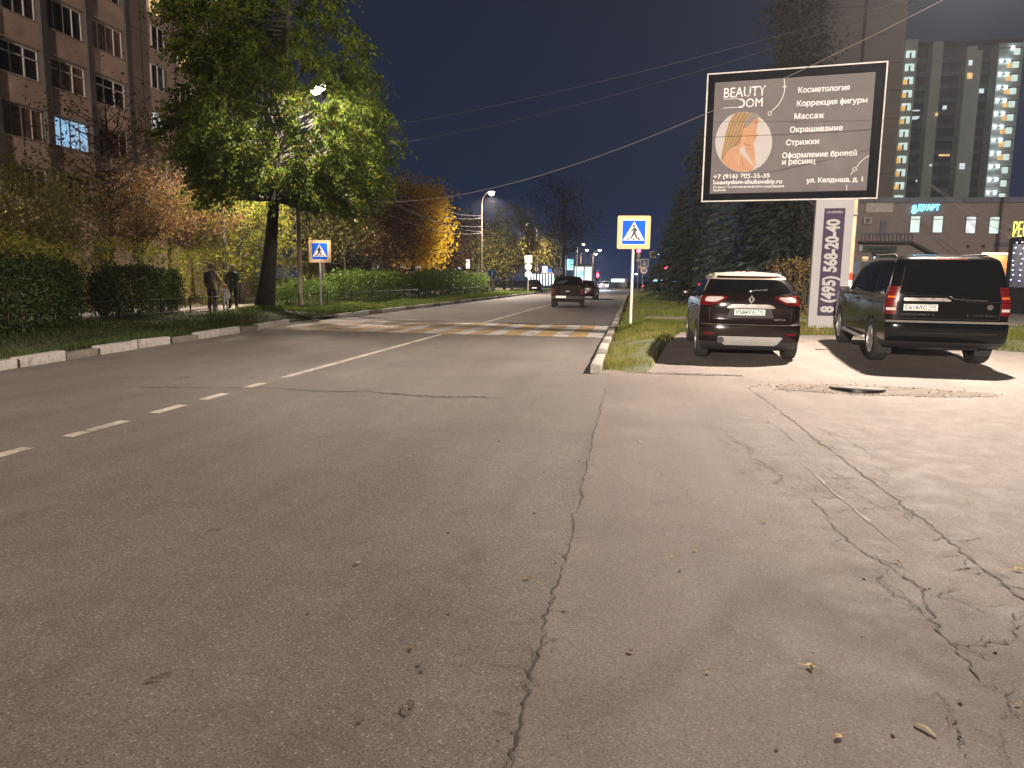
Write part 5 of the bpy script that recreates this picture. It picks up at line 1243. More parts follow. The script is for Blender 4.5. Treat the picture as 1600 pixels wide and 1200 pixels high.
def flat(pts, y, name, m, conv=bz, parent=bb):
    q = [conv(*p) for p in pts]; return MB().add([(a, y, b) for a, b in q], [tuple(range(len(q)))]).build(name, m, parent)
lt = MB()
def put(s, xa, ya, xb, yb, h, bold=.0, sx=None):
    """text from (xa, ya) to (xb, yb) = baseline ends, h = cap height in the same units"""
    a, b = bz(xa, ya); c, d = bz(xb, yb); e, f = bz(xa, ya-h)
    i_ = s.find('ф'); vs, fs = text_geo(s.replace('ф', 'о'), 1.0, bold)
    if i_ >= 0:   # the round letter with its long stem, which the font does not fill
        xo = max(v[0] for v in text_geo(s[:i_]+'о', 1.0, bold)[0]); wo = [v[0] for v in text_geo('о', 1.0, bold)[0]]; xm = xo-(max(wo)-min(wo))/2; n_ = len(vs)
        vs += [(xm-.045, -.2, 0), (xm+.045, -.2, 0), (xm+.045, .74, 0), (xm-.045, .74, 0)]; fs = list(fs)+[(n_, n_+1, n_+2, n_+3)]
    xs = [v[0] for v in vs]; cv, _ = text_geo('Н', 1.0, bold)
    ch = max(v[1] for v in cv); k = (c-a)/(max(xs)-min(xs)); kz = (f-b)/ch
    for q_ in ((0, 0), (.007, .0012), (.0035, .0024)) if bold == 0 else ((0, 0),):   # laid on in three passes: a heavier stroke
        lt.add([(a+(v[0]-min(xs))*k+q_[0], YL-.001-q_[1]-v[2]*.1-(.0007 if i_ >= 0 and j_ >= n_ else 0), b+v[1]*kz+(d-b)*(v[0]-min(xs))/(max(xs)-min(xs))+(.004 if q_[1] > .002 else 0)) for j_, v in enumerate(vs)], fs)
for s, xa, ya, xb, yb, h in (('Косметология', 787, 309, 1150, 292, 40), ('Коррекция фигуры', 778, 403, 1272, 380, 40), ('Массаж', 760, 493, 972, 485, 40), ('Окрашивание', 728, 587, 1102, 574, 40), ('Стрижки', 700, 679, 935, 668, 40), ('Оформление бровей', 673, 770, 1200, 752, 40), ('и ресниц', 672, 816, 910, 808, 40), ('ул. Келдыша, д. 1', 848, 946, 1240, 937, 36)):
    put(s, xa, ya, xb, yb, h, 0)
put('+7 (916) 705-35-35', 158, 918, 580, 908, 32, 0); put('beautydom-zhukovskiy.ru', 157, 958, 670, 950, 32, 0)
put('ИП Дзюа Т. В. ИНН 500100100100 ОГРН 316500100050078', 157, 986, 686, 978, 14, .02); put('Лицензия', 155, 1008, 255, 1005, 14, .02)
lt.build('lettering', M['ink_white'], bb)
lt = MB()
put('BEAUTY', 232, 341, 548, 324, 72, .003); put('OM', 400, 408, 525, 402, 64, .001)
lt.build('logo_lettering', M['ink_white'], bb)
lg = MB()
def stroke(pts, w, conv=bz):
    q = [conv(*p) for p in pts]; n = len(q)
    for i in range(n-1):
        a, b = Vector((q[i][0], 0, q[i][1])), Vector((q[i+1][0], 0, q[i+1][1])); t = (b-a); L = t.length; t.normalize(); s = Vector((-t.z, 0, t.x))*w/2; e_ = t*w*.3
        lg.add([(p.x, YL-.0015-.00002*i, p.z) for p in (a-s-e_, b-s+e_, b+s+e_, a+s-e_)], [(0, 1, 2, 3)])
stroke([(232, 351), (340, 346), (362, 347), (380, 356), (388, 374), (384, 392), (368, 404), (345, 408), (228, 412)], .012)
stroke([(350, 351), (372, 353), (386, 364), (389, 378), (386, 392), (372, 404), (350, 406)], .035)
stroke([(683, 205), (688, 240), (688, 290), (680, 325), (662, 362), (635, 400), (592, 438)], .014)
stroke([(1292, 751), (1258, 770), (1228, 797), (1202, 832)], .013); stroke([(1176, 866), (1160, 888)], .013); stroke([(1133, 962), (1133, 1000)], .012)
for cx, cy_, r_ in ((580, 452, 13), (1188, 849, 13)): stroke([(cx+r_*math.cos(t), cy_+r_*math.sin(t)) for t in np.linspace(0, 6.2832, 19)], .012)
q = [bz(688+(22 if k % 2 == 0 else 5)*math.cos(k*math.pi/4), 265+(26 if k % 2 == 0 else 5)*math.sin(k*math.pi/4)) for k in range(8)]
lg.add([(a, YL-.004, b) for a, b in q], [tuple(range(8))])
lg.build('ornament_line', M['ink_white'], bb)
# portrait in its pale disc (flat print)
ccx, ccy, cr = 440, 671, 279
flat([(ccx+cr*math.cos(t), ccy+cr*math.sin(t)) for t in np.linspace(0, 6.2832, 65)[:-1]], YL, 'portrait_disc', pm('pale_print', (.50, .48, .475), .8, spec=.05, var=.04, scale=6), bz2)
skin_p = pm('printed_skin', (.46, .25, .15), .8, spec=.05, scale=3, col2=(.55, .34, .22)); hair_p = pm('printed_blond_hair', (.36, .22, .08), .8, spec=.05, scale=9, col2=(.22, .155, .105)); hair_d = pm('printed_ash_hair', (.17, .14, .13), .55, var=.2, scale=8)
def clipc(pts):
    out = []
    for x, y in pts:
        d = math.hypot(x-ccx, y-ccy)
        if d > cr-3: x, y = ccx+(x-ccx)*(cr-3)/d, ccy+(y-ccy)*(cr-3)/d
        out.append((x, y))
    return out
def dense(pts, n=5):
    out = []
    for i in range(len(pts)):
        a, b = pts[i], pts[(i+1) % len(pts)]; out += [(lerp(a[0], b[0], k/n), lerp(a[1], b[1], k/n)) for k in range(n)]
    return out
body_ = [(425, 590), (438, 660), (452, 700), (415, 728), (402, 745), (425, 785), (470, 825), (515, 868), (545, 905), (530, 935), (470, 960), (400, 960), (320, 945), (255, 905), (215, 850), (240, 800), (290, 748), (345, 725), (385, 695), (405, 640)]
flat(clipc(dense(body_)), YL-.002, 'portrait_shoulder', skin_p, bz2)
face = [(520, 480), (548, 458), (578, 452), (588, 470), (584, 495), (574, 522), (576, 545), (570, 560), (572, 582), (581, 606), (574, 614), (560, 620), (563, 632), (556, 640), (559, 652), (546, 668), (536, 688), (510, 697), (470, 690), (445, 670), (430, 640), (424, 590), (430, 545)]
flat(face, YL-.003, 'portrait_face', skin_p, bz2)
flat([(448, 700), (470, 692), (488, 700), (512, 692), (540, 700), (553, 716), (548, 750), (556, 820), (566, 880), (545, 900), (520, 850), (490, 800), (462, 762)], YL-.003, 'portrait_hand', skin_p, bz2)
hair = [(338, 405), (395, 386), (470, 386), (540, 398), (586, 412), (588, 446), (548, 460), (520, 482), (500, 515), (468, 532), (440, 545), (430, 600), (412, 655), (372, 705), (318, 728), (278, 760), (240, 830), (222, 845), (226, 780), (244, 700), (262, 610), (290, 510)]
flat(clipc(dense(hair, 3)), YL-.004, 'portrait_hair', hair_p, bz2)
flat([(505, 395), (586, 410), (588, 446), (548, 460), (520, 482), (500, 515), (468, 532), (446, 530), (455, 480), (470, 430)], YL-.005, 'portrait_hair', hair_d, bz2)
hs = MB()
for k in range(9):
    f = k/8; pts = [(lerp(350, 520, f), 400+10*abs(f-.5)), (lerp(312, 440, f), 500), (lerp(282, 405, f), 600), (lerp(262, 350, f), lerp(690, 690, f)), (lerp(236, 300, f), lerp(800, 730, f))]
    q = [bz2(*p) for p in pts]; w = .012
    hs.add([(a-w*(1-.5*i/4), YL-.0065, b) for i, (a, b) in enumerate(q)]+[(a+w*(1-.5*i/4), YL-.0065, b) for i, (a, b) in enumerate(q)], [(i, i+1, i+6, i+5) for i in range(4)], k % 2)
hs.build('portrait_strand', [pm('printed_gold_strand', (.52, .34, .11), .8, spec=.05), hair_d], bb)
flat([(433, 570), (442, 566), (446, 580), (440, 596), (433, 590)], YL-.007, 'portrait_ear', pm('printed_shade_skin', (.50, .25, .15), .55), bz2)
flat([(552, 528), (566, 524), (574, 530), (566, 536)], YL-.007, 'portrait_eye', hair_d, bz2); flat([(538, 500), (560, 492), (580, 500), (560, 498)], YL-.007, 'portrait_brow', hair_d, bz2)
flat([(546, 622), (560, 618), (563, 632), (556, 640), (545, 632)], YL-.007, 'portrait_lip', pm('printed_lip', (.40, .15, .11), .8), bz2)
fs_ = MB()
def sh(pts): fs_.add([(*(lambda q: (q[0], YL-.0066, q[1]))(bz2(*p)),) for p in pts], [tuple(range(len(pts)))])
sh([(440, 668), (470, 690), (512, 697), (538, 688), (530, 696), (500, 706), (462, 702), (446, 690)]); sh([(468, 720), (474, 718), (486, 746), (480, 748)]); sh([(496, 712), (502, 710), (510, 742), (504, 744)]); sh([(522, 712), (528, 712), (532, 740), (527, 740)])
sh([(566, 604), (576, 608), (570, 614)]); sh([(405, 640), (416, 660), (400, 700), (380, 712), (392, 690)]); sh([(420, 800), (426, 800), (440, 900), (432, 900)])
fs_.build('portrait_shade', pm('printed_shade', (.34, .175, .10), .8, spec=.05), bb)
# the pillar with the phone number banner
pw, pd_ = .86, .5; pxc = 1.13
pl = MB().box((pxc, .18, 1.78), (pw, pd_, 3.35)).box((pxc, .18, .36), (pw+.02, pd_+.02, .02)).build('support_pillar', M['pillar'], bb, bevel=.012)
MB().box((pxc, .18, .16), (1.1, .75, .25)).build('plinth', M['concrete'], bb, bevel=.02)
bx0, bx1, bz0_, bz1_ = pxc-.235, pxc+.24, .62, 3.24; yb_ = .18-pd_/2-.012
MB().box(((bx0+bx1)/2, yb_, (bz0_+bz1_)/2), (bx1-bx0, .016, bz1_-bz0_)).build('phone_banner', pm('purple_grey_banner', (.070, .052, .092), .85, spec=.05, var=.08, scale=2), pl)
lt = MB(); vs, fs = text_geo('8 (495) 568-20-40', 1.0, .045); xs = [v[0] for v in vs]; ys = [v[1] for v in vs]
k = 2.28/(max(xs)-min(xs)); kw = .30/.74
lt.add([((bx0+bx1)/2-.02+.14-v[1]*kw, yb_-.012, .70+(v[0]-min(xs))*k) for v in vs], fs)
vs, fs = text_fit('АН «ГЕРМЕС»', .36, .055, bx0+.06, 3.12, .02); lt.add([(a, yb_-.012, b) for a, b, c in vs], fs)
lt.build('lettering', M['ink_white'], pl)
p = PY(1325, 440, 22)
t = thing('striped_post', 'tall pale post with a red ring and whitewashed foot behind the billboard pillar', 'post', (p.x, 22, 0))
MB().tube([(0, 0, 1.72), (0, 0, 5.9)], [.105, .095], 14).build('shaft', pm('pale_ochre_metal', (.48, .37, .24), .6, var=.1, scale=5, dirt=.3), t, True, ang=40)
MB().tube([(0, 0, 1.52), (0, 0, 1.72)], .109, 14).build('red_ring', pm('red_paint', (.35, .06, .03), .6, var=.15), t, True, ang=40)
MB().tube([(0, 0, -.1), (0, 0, 1.52)], .108, 14).build('white_foot', M['whitepaint'], t, True, ang=40)
MB().tube([(0, 0, 3.3), (0, 0, 3.36)], .118, 14).build('collar', M['galv'], t, True, ang=40)

# ================================================================== ROAD SIGNS
M['sign_blue'] = pm('sign_blue', (.008, .11, .70), .75, var=.05, spec=.15); M['sign_yellow'] = pm('sign_amber', (.74, .51, .28), .7, var=.05, spec=.2); M['sign_white'] = pm('sign_white', (.80, .80, .80), .7, var=.03, spec=.2); M['sign_black'] = pm('sign_black', (.015, .015, .015), .5); M['sign_red'] = pm('sign_red', (.6, .03, .03), .4); M['sign_back'] = pm('sign_back', (.42, .42, .36), .6, var=.1)
def rrect(cx, cz, w, h, r, n=6):
    P = []
    for (sx_, sz, a0) in ((1, 1, 0), (-1, 1, 90), (-1, -1, 180), (1, -1, 270)):
        for k in range(n+1):
            a = R(a0+90*k/n); P.append((cx+sx_*(w/2-r)+r*math.cos(a), cz+sz*(h/2-r)+r*math.sin(a)))
    return P
def crossing_plate(t, w, zc, border, y=0, flip=False):
    """square pedestrian crossing sign in a wide pale border"""
    pl = MB().prism(rrect(0, zc, w, w, w*.05), y-.012, y+.012).build('plate', border, t)
    f = y-.012; m = w
    def U(u, v): return ((u-.5)*m, zc+(.5-v)*m)
    if flip: U0 = U; U = lambda u, v: U0(1-u, v)
    MB().prism(rrect(0, zc+.0*m, m*.74, m*.76, m*.03), f-.004, f).build('white_rim', M['sign_white'], pl)
    MB().prism(rrect(0, zc, m*.69, m*.71, m*.02), f-.008, f-.004).build('blue_field', M['sign_blue'], pl)
    tri = [U(.505, .175), U(.17, .745), U(.83, .745)]
    if flip: tri = tri[::-1]
    MB().prism(tri, f-.012, f-.008).build('white_triangle', M['sign_white'], pl)
    mb = MB(); y0, y1 = f-.016, f-.012
    mb.prism([(U(.50, .31)[0]+.036*m*math.cos(a), U(.50, .31)[1]+.036*m*math.sin(a)) for a in np.linspace(0, 6.2832, 17)[:-1]], y0, y1)
    for poly in ([(.485, .355), (.55, .355), (.57, .46), (.545, .53), (.475, .53)], [(.485, .36), (.50, .42), (.44, .475), (.405, .485), (.40, .46), (.43, .44)], [(.545, .36), (.585, .40), (.61, .47), (.59, .48), (.56, .43), (.54, .40)],
                 [(.475, .51), (.53, .53), (.48, .62), (.42, .70), (.385, .69), (.43, .61)], [(.50, .53), (.55, .51), (.60, .61), (.63, .69), (.59, .70), (.55, .62)],
                 [(.29, .725), (.33, .66), (.37, .66), (.34, .725)], [(.47, .725), (.475, .68), (.525, .68), (.53, .725)], [(.65, .725), (.62, .66), (.665, .66), (.71, .725)]):
        mb.prism([U(*q) for q in poly], y0, y1)
    mb.build('walking_figure', M['sign_black'], pl)
    return pl
def sign_post(t, h, r=.038, m='galv', lean=0.0):
    return MB().tube([(0, .035, -.25), (lean, .035, h)], r, 10).build('post', M[m], t, True, ang=40)
def crossing_sign(label, base, w, zb, rz=0, post='galv', flip=False, border='sign_yellow', group='pedestrian crossing signs'):
    t = thing('crossing_sign', label, 'road sign', base, rz, group); sign_post(t, zb+w*.8, .04, post); crossing_plate(t, w, zb+w/2, M[border], 0, flip)
    mb = MB()
    for z in (zb+w*.25, zb+w*.75): mb.box((0, .04, z), (.14, .10, .035))
    mb.build('clamp', M['galv'], t); return t
q = PY(990.5, 389, 22); crossing_sign('large bright pedestrian crossing sign on a white post at the right kerb', (q.x-.02, 22, .12), .945, q.z-.12, R(2), 'whitepaint')
q = PY(500, 410, 29.5); crossing_sign('pedestrian crossing sign on a grey post at the left kerb near the big trunk', (q.x, 29.5, .13), .92, q.z-.13, R(12), 'galv', True)
q = PY(873, 429, 100); crossing_sign('tiny pedestrian crossing sign above the roof of the dusty five-door', (q.x, 100, .1), .95, q.z-.1, 0, 'galv', True)
q = PY(1020, 403, 128)
t = thing('hanging_sign', 'small square yellow and green sign hanging over the far junction', 'road sign', (q.x, 128, 0), 0)
MB().prism(rrect(0, q.z+.55, 1.1, 1.1, .05), -.015, .015).build('plate', M['sign_yellow'], t); MB().prism(rrect(0, q.z+.55, .75, .75, .05), -.02, -.015).build('green_field', pm('sign_green', (.03, .16, .05), .5), t)
MB().prism([(-.14, q.z+.35), (.14, q.z+.35), (.14, q.z+.75), (-.14, q.z+.75)], -.025, -.02).build('emblem', M['sign_white'], t); MB().tube([(0, .02, 0), (0, .02, q.z+1.0)], .05, 8).build('post', M['dark_metal'], t, True)
# three stacked plates seen from behind
q = PY(825, 453, 78)
t = thing('sign_post', 'thin post with one square and two round pale sign backs at the left kerb', 'road sign', (q.x, 78, .1)); sign_post(t, 3.9, .035)
z = PY(825, 405, 78).z-.1; MB().prism(rrect(0, z, .80, .80, .05), -.02, 0).build('square_plate', M['sign_back'], t)
for py in (417, 428.5):
    z = PY(825, py, 78).z-.1; MB().prism([(.36*math.cos(a), z+.36*math.sin(a)) for a in np.linspace(0, 6.2832, 25)[:-1]], -.02, 0).build('round_plate', M['sign_back'], t)
# hump warning above a round speed limit
q = PY(1003, 460, 90)
t = thing('sign_post', 'post with a square road hump sign above a round white speed limit sign', 'road sign', (q.x, 90, .1)); sign_post(t, PY(1003, 405, 90).z, .045)
z = PY(1005, 411, 90).z-.1; pl = MB().prism(rrect(.15, z, .95, .95, .06), -.02, 0).build('hump_plate', M['sign_white'], t); MB().prism(rrect(.15, z, .85, .85, .05), -.024, -.02).build('blue_field', pm('sign_dull_blue', (.03, .06, .18), .5), pl); MB().prism([(-.13, z-.3), (.43, z-.3), (.15, z+.32)], -.028, -.024).build('white_triangle', M['sign_back'], pl)
z = PY(1004, 422.5, 90).z-.1; pl = MB().prism([(.12+.44*math.cos(a), z+.44*math.sin(a)) for a in np.linspace(0, 6.2832, 29)[:-1]], -.02, 0).build('speed_plate', M['sign_red'], t); MB().prism([(.12+.37*math.cos(a), z+.37*math.sin(a)) for a in np.linspace(0, 6.2832, 29)[:-1]], -.024, -.02).build('white_field', M['sign_white'], pl)
vs, fs = text_fit('20', .46, .36, -.11, z-.18, .04); MB().add([(a, -.027, b) for a, b, c in vs], fs).build('lettering', M['sign_black'], pl)
z = PY(997, 417, 90).z-.1; MB().prism([(-.55, z), (-.2, z+.35), (.15, z), (-.2, z-.35)], .06, .08).build('yellow_diamond', M['sign_yellow'], t)
q = PY(769, 427, 66)
t = thing('path_sign', 'round blue sign with a white figure at the end of the long hedge', 'road sign', (q.x, 66, .1)); sign_post(t, q.z+.2, .03)
MB().prism([(.36*math.cos(a), q.z-.1+.36*math.sin(a)) for a in np.linspace(0, 6.2832, 25)[:-1]], -.02, 0).build('plate', M['sign_blue'], t)
MB().prism([(-.05, q.z-.32), (.05, q.z-.32), (.07, q.z-.02), (-.07, q.z-.02)], -.024, -.02).prism([(.06*math.cos(a), q.z+.06+.06*math.sin(a)) for a in np.linspace(0, 6.2832, 13)[:-1]], -.024, -.02).build('white_figure', M['sign_white'], t)
q = PY(731, 414, 80)
t = thing('notice_board', 'narrow white notice board standing behind the long hedge', 'notice board', (q.x, 80, .1)); MB().box((0, 0, q.z), (.42, .06, .95)).build('panel', M['sign_white'], t, bevel=.01); MB().tube([(0, .05, -.1), (0, .05, q.z+.3)], .03, 8).build('post', M['galv'], t, True)

# ================================================================== TRAFFIC LIGHTS
M['red_on'] = emat('lit_red_lens', (1, .02, .04), 30); M['lens_off'] = pm('unlit_lens', (.02, .025, .02), .3)
def traffic_light(label, px, py, Y, pole_to_ground=True, s=1.0, ped=False):
    q = PY(px, py, Y); t = thing('traffic_light', label, 'traffic light', (q.x, Y, 0), 0, 'traffic lights at the far junction'); z = q.z
    MB().tube([(0, .2*s, -.1), (0, .2*s, z+.4*s)], .07, 10).build('pole', M['galv'], t, True)
    hh = 1.05*s if not ped else .7*s
    MB().box((0, 0, z-hh/2+.22*s), (.36*s, .25*s, hh), ch=.03*s).build('housing', M['black_metal'], t)
    for k in range(3 if not ped else 2):
        mb = MB().disc((0, -.13*s, z-.33*s*k), .14*s, 'y', 20) if not (ped and k == 0) else MB().prism([(-.13, z-.32), (.13, z-.32), (.2, z+.05), (.08, z+.34), (-.08, z+.34), (-.2, z+.05)], -.30, -.28)
        mb.build('lens', M['red_on'] if k == 0 else M['lens_off'], t)
        vp = MB(); P = [[(.155*s*math.cos(a), -.13*s-d*s, z-.33*s*k+.155*s*math.sin(a)) for a in np.linspace(0, math.pi, 9)] for d in (0, .16)]; vp.grid(P); vp.build('visor', M['black_metal'], t, True)
    return t
traffic_light('red traffic light partly hidden by the big right crossing sign plate', 998, 392, 108, s=2.0)
traffic_light('red traffic light at the edge of the dark spruces', 1041, 418, 112, s=1.9)
traffic_light('red pedestrian light left of the far headlights', 934, 430, 120, s=2.2, ped=True)
# park bench on the lawn
q = G(1040, 468, .12)
t = thing('park_bench', 'small dark green park bench on the lawn left of the crossover', 'bench', (q.x, q.y, .12), R(15)); gm = pm('dark_green_paint', (.02, .08, .05), .6)
MB().box((0, 0, .44), (1.5, .4, .05), ch=.01).build('seat', gm, t); MB().box((0, .22, .75), (1.5, .05, .35), ch=.01).build('backrest', gm, t)
for g in (-.6, .6): MB().box((g, 0, .21), (.08, .38, .42)).box((g, .23, .55), (.07, .06, .7)).build('leg', M['concrete'], t)
q = G(1022, 463, .12); t = thing('litter_bin', 'small dark green litter bin left of the park bench', 'litter bin', (q.x, q.y, .1)); MB().tube([(0, 0, 0), (0, 0, .7)], [.2, .24], 14).build('bucket', gm, t, True, ang=40); MB().tube([(0, 0, .7), (0, 0, .74)], .25, 14).build('rim', gm, t, True, ang=40)
# ================================================================== BUILDINGS
def win_proto(w, h, n, frame=.06, tr=None):
    """window frame with n panes across, and its glass sheet (facing +X, origin at the middle)"""
    f = MB()
    for z in (-h/2+frame/2, h/2-frame/2): f.box((0, 0, z), (.07, w, frame))
    for k in range(n+1): f.box((.003, lerp(-w/2+frame/2, w/2-frame/2, k/n), 0), (.07, frame*(1 if k in (0, n) else .75), h-.02))
    if tr: f.box((.006, 0, tr), (.07, w-.02, frame*.8))
    g = MB().box((-.02, 0, 0), (.02, w-.04, h-.04))
    return f, g
def place_window(parent, f, g, loc, frame_m, glass_m, rz=0, name='window'):
    key = (id(f), frame_m, glass_m)
    if key in WCACHE: o = copy_tree(WCACHE[key], parent)
    else:
        o = f.build(name, M[frame_m], parent); g.build('pane', M[glass_m], o); WCACHE[key] = o
    o.location = loc; o.rotation_euler = (0, 0, rz); return o
WCACHE = {}
M['panel_wall'] = pm('pink_concrete_panel', (.34, .24, .20), .9, var=.12, scale=.6, bump=.2, bscale=12, dirt=.3)
M['parapet'] = pm('loggia_parapet', (.35, .24, .19), .9, var=.14, scale=.9, bump=.2, bscale=15, dirt=.35)
M['pilaster'] = pm('dark_pilaster', (.06, .052, .048), .9, var=.2, scale=1.5, dirt=.3)
M['pvc'] = pm('white_window_frame', (.42, .38, .35), .5, var=.1); M['oldframe'] = pm('old_window_frame', (.24, .2, .17), .7, var=.2)
M['lit_blue'] = emat('cool_lit_window', (.38, .68, 1.0), .85, .35, 1.2); M['lit_warm'] = emat('warm_lit_window', (1.0, .62, .22), 1.0, .3, 2.0); M['lit_white'] = emat('white_lit_window', (.85, .95, 1.0), .9, .4, 2.0); M['lit_green'] = emat('pale_green_lit_window', (.78, .95, .78), 1.1, .35, 1.5, (.55, .75, .75)); M['lit_orange'] = emat('orange_lit_window', (1.0, .55, .12), .9, .4, 2.0)
M['curtain'] = pm('curtain_behind_glass', (.10, .06, .045), .3, var=.5, scale=1.2)
FX = -29.0
ap = thing('apartment_block', 'long pink concrete apartment block with glazed loggias behind the trees', 'building', (FX, 40, 0))
MB().box((-6, -7.5, 13.5), (12, 41, 27)).build('wall', M['panel_wall'], ap)
bay = [39.75-3.1*k-40 for k in range(7)]
for y in bay: MB().box((.20, y, 13.4), (.42, .42, 26.8)).build('pilaster', M['pilaster'], ap)
for k in range(8):
    zc = 2.9+2.8*k
    for i in range(6):
        ya, yb = bay[i+1]+.21, bay[i]-.21
        MB().box((.14, (ya+yb)/2, zc-1.43), (.28, yb-ya, 1.26)).build('parapet', M['parapet'], ap)
        for dz in (-.775, .79): MB().box((.17, (ya+yb)/2, zc+dz), (.36, yb-ya, .055)).build('ledge', M['oldframe'], ap)
f4, g4 = win_proto(2.6, 1.48, 4, .07); f3, g3 = win_proto(2.6, 1.48, 3, .09, .25)
for k in range(1, 7):
    zc = 2.9+2.8*k
    for i in range(5):
        yc = (bay[i]+bay[i+1])/2; lit = (i == 1 and k == 2); sty = (i*3+k*2) % 3
        place_window(ap, f3 if sty == 0 else f4, g3 if sty == 0 else g4, (.10, yc, zc), 'pvc' if sty != 1 else 'oldframe', 'lit_blue' if lit else ('curtain' if (i+k) % 4 == 0 else 'glass_dark'))
f2, g2 = win_proto(1.25, 1.45, 2, .08)
for (px, py, gm, w) in ((246, 62, 'glass_dark', 0), (291, 26, 'glass_dark', 0), (331, 48, 'glass_dark', 0), (240, 5, 'lit_warm', 0), (333, 0, 'lit_white', 0), (246, 122, 'glass_dark', 0), (286, 90, 'lit_warm', 1), (247, 195, 'lit_white', 0), (290, 150, 'glass_dark', 0), (333, 118, 'glass_dark', 0), (246, -50, 'glass_dark', 0), (291, -40, 'glass_dark', 0)):
    q = PX(px, py, FX+.03); place_window(ap, f2, g2, (.03, q.y-40, q.z), 'pvc', gm)
jn = MB()
for k in range(9): jn.box((.006, 6.6, 1.5+2.8*k+.05), (.02, 12.2, .03))
for y in (1.4, 4.6, 8.2, 11.2): jn.box((.004, y, 13), (.02, .035, 26))
jn.build('panel_joint', M['pilaster'], ap)
MB().box((-6, -7.5, 27.15), (12.6, 41.6, .3)).build('roof', M['pilaster'], ap)

# --- blank tower block and the lit high-rise behind it
def px_box(px0, px1, py, Y): return PY(px0, py, Y).x, PY(px1, py, Y).x
M['tower'] = pm('dark_brown_panel', (.13, .115, .108), .9, var=.08, scale=.25, dirt=.1); M['tower_dark'] = pm('dark_seam', (.03, .027, .025), .9)
xa, xb = px_box(1236, 1404, 190, 95)
tw = thing('tower_block', 'tall dark brown windowless end wall rising behind the billboard', 'building', ((xa+xb)/2, 101, 0)); wd = xb-xa
MB().box((0, 0, 27), (wd, 12, 54)).build('wall', M['tower'], tw)
sm = MB()
for f in (.215, .62): sm.box((-wd/2+wd*f, -6.02, 27), (.35, .06, 53.8))
for k in range(17): sm.box((0, -6.005, 2+3.1*k), (wd-.1, .03, .06))
sm.build('panel_joint', M['tower_dark'], tw); MB().box((0, 0, 54.3), (wd+.5, 12.5, .6)).build('roof', M['tower_dark'], tw)
HY = 165.0
def hp(px, py): return PY(px, py, HY)
hx0, hx1 = hp(1396, 190).x, hp(1596, 190).x; ztop = hp(1480, 62).z
hr = thing('high_rise', 'far high-rise with columns of lit balconies and scattered lit windows', 'building', ((hx0+hx1)/2, HY+9, 0)); hc = (hx0+hx1)/2
M['hr_wall'] = pm('grey_green_panel', (.46, .52, .47), .9, var=.08, scale=.3); M['hr_dark'] = pm('dark_glazing', (.09, .10, .12), .3, var=.2, scale=.6)
M['hr_slab'] = pm('dark_balcony_front', (.15, .17, .19), .6, var=.3, scale=.5)
M['hr_stair'] = pm('balcony_wall', (.52, .6, .56), .9, var=.06, scale=.4)
MB().box((0, 2, ztop/2), (hx1-hx0, 14, ztop)).build('wall', M['hr_dark'], hr)
def strip_px(p0, p1, pyt, d, name, m):
    a, b = hp(p0, 190).x-hc, hp(p1, 190).x-hc; zt = hp((p0+p1)/2, pyt).z
    return MB().box(((a+b)/2, -6-d/2, zt/2), (b-a, 2+d, zt)).build(name, M[m], hr)
strip_px(1401, 1427, 60, 1.2, 'stair_tower', 'hr_wall'); strip_px(1452, 1468, 62, .6, 'wall_strip', 'hr_wall'); strip_px(1504, 1520, 70, 1.0, 'wall_strip', 'hr_wall'); strip_px(1520, 1530, 75, .5, 'wall_strip', 'hr_wall'); strip_px(1552, 1590, 66, 1.5, 'balcony_tower', 'hr_stair')
fl = 20.6
lamp_w = emat('white_balcony_lamp', (.85, .93, 1.0), 14); yl = -6.0-2.75
def lit(px0, px1, py0, py1, m, y, name='window', col=True):
    """a lit opening, with a thin dark reveal round it"""
    a, b = (hp(px0, 190), hp(px1, 190)) if col else (hp(px0, py0), hp(px1, py0)); z1, z0 = hp(px0, py0).z, hp(px0, py1).z
    return MB().box(((a.x+b.x)/2-hc, y, (z0+z1)/2), (abs(b.x-a.x), .16, z1-z0)).build(name, M[m] if isinstance(m, str) else m, hr)
for i in range(12):
    y = 78+fl*i; warm = i not in (0, 1, 6)
    lit(1409, 1423, y, y+11, 'lit_green', -8.25); 
    if warm: lit(1408, 1414, y+4, y+11.4, 'lit_orange', -8.30, 'lit_door')
    lit(1414.5, 1417, y+3, y+11.6, 'hr_dark', -8.31, 'post')
for i in range(12):
    y = 73+fl*i; yy = -8.55
    if i: lit(1566, 1574, y+4, y+11.6, 'lit_orange' if i not in (9, 10, 11) else 'hr_wall', yy, 'lit_door')
    lit(1575, 1584, y+2, y+11.6, 'lit_green', yy-.02)
    lit(1553, 1588, y+1, y+2.2, 'hr_dark', yy-.02, 'balcony_edge')
    for cx in ((1556, 1567) if i else (1572,)): lit(cx-1.4, cx+1.6, y-.6, y+2.8, lamp_w, yy-.3, 'balcony_lamp')
for (p0, p1, a, b, m) in ((1515, 1523, 112, 121, 'lit_warm'), (1517, 1523, 92, 100, 'lit_white'), (1538, 1552, 130, 138, 'lit_green'), (1436, 1446, 165, 180, 'lit_white'), (1446, 1449, 165, 178, 'lit_white'), (1466, 1470, 174, 179, 'lit_warm'), (1486, 1492, 158, 164, 'lit_white'), (1480, 1497, 231, 239, 'lit_warm'), (1503, 1511, 254, 263, 'lit_white'), (1457, 1460, 255, 258, 'lit_white'), (1443, 1446, 272, 280, 'lit_white'), (1527, 1530, 257, 260, 'lit_white')):
    xm = (p0+p1)/2+(a-190)*.085; lit(p0, p1, a, b, m, -8.05 if 1504 < xm < 1520 else (-7.55 if 1520 <= xm < 1530 else (-7.65 if 1452 < xm < 1468 else -5.1)), 'window', False)
sl = MB(); dx0, dx1 = hp(1428, 190).x-hc, hp(1551, 190).x-hc
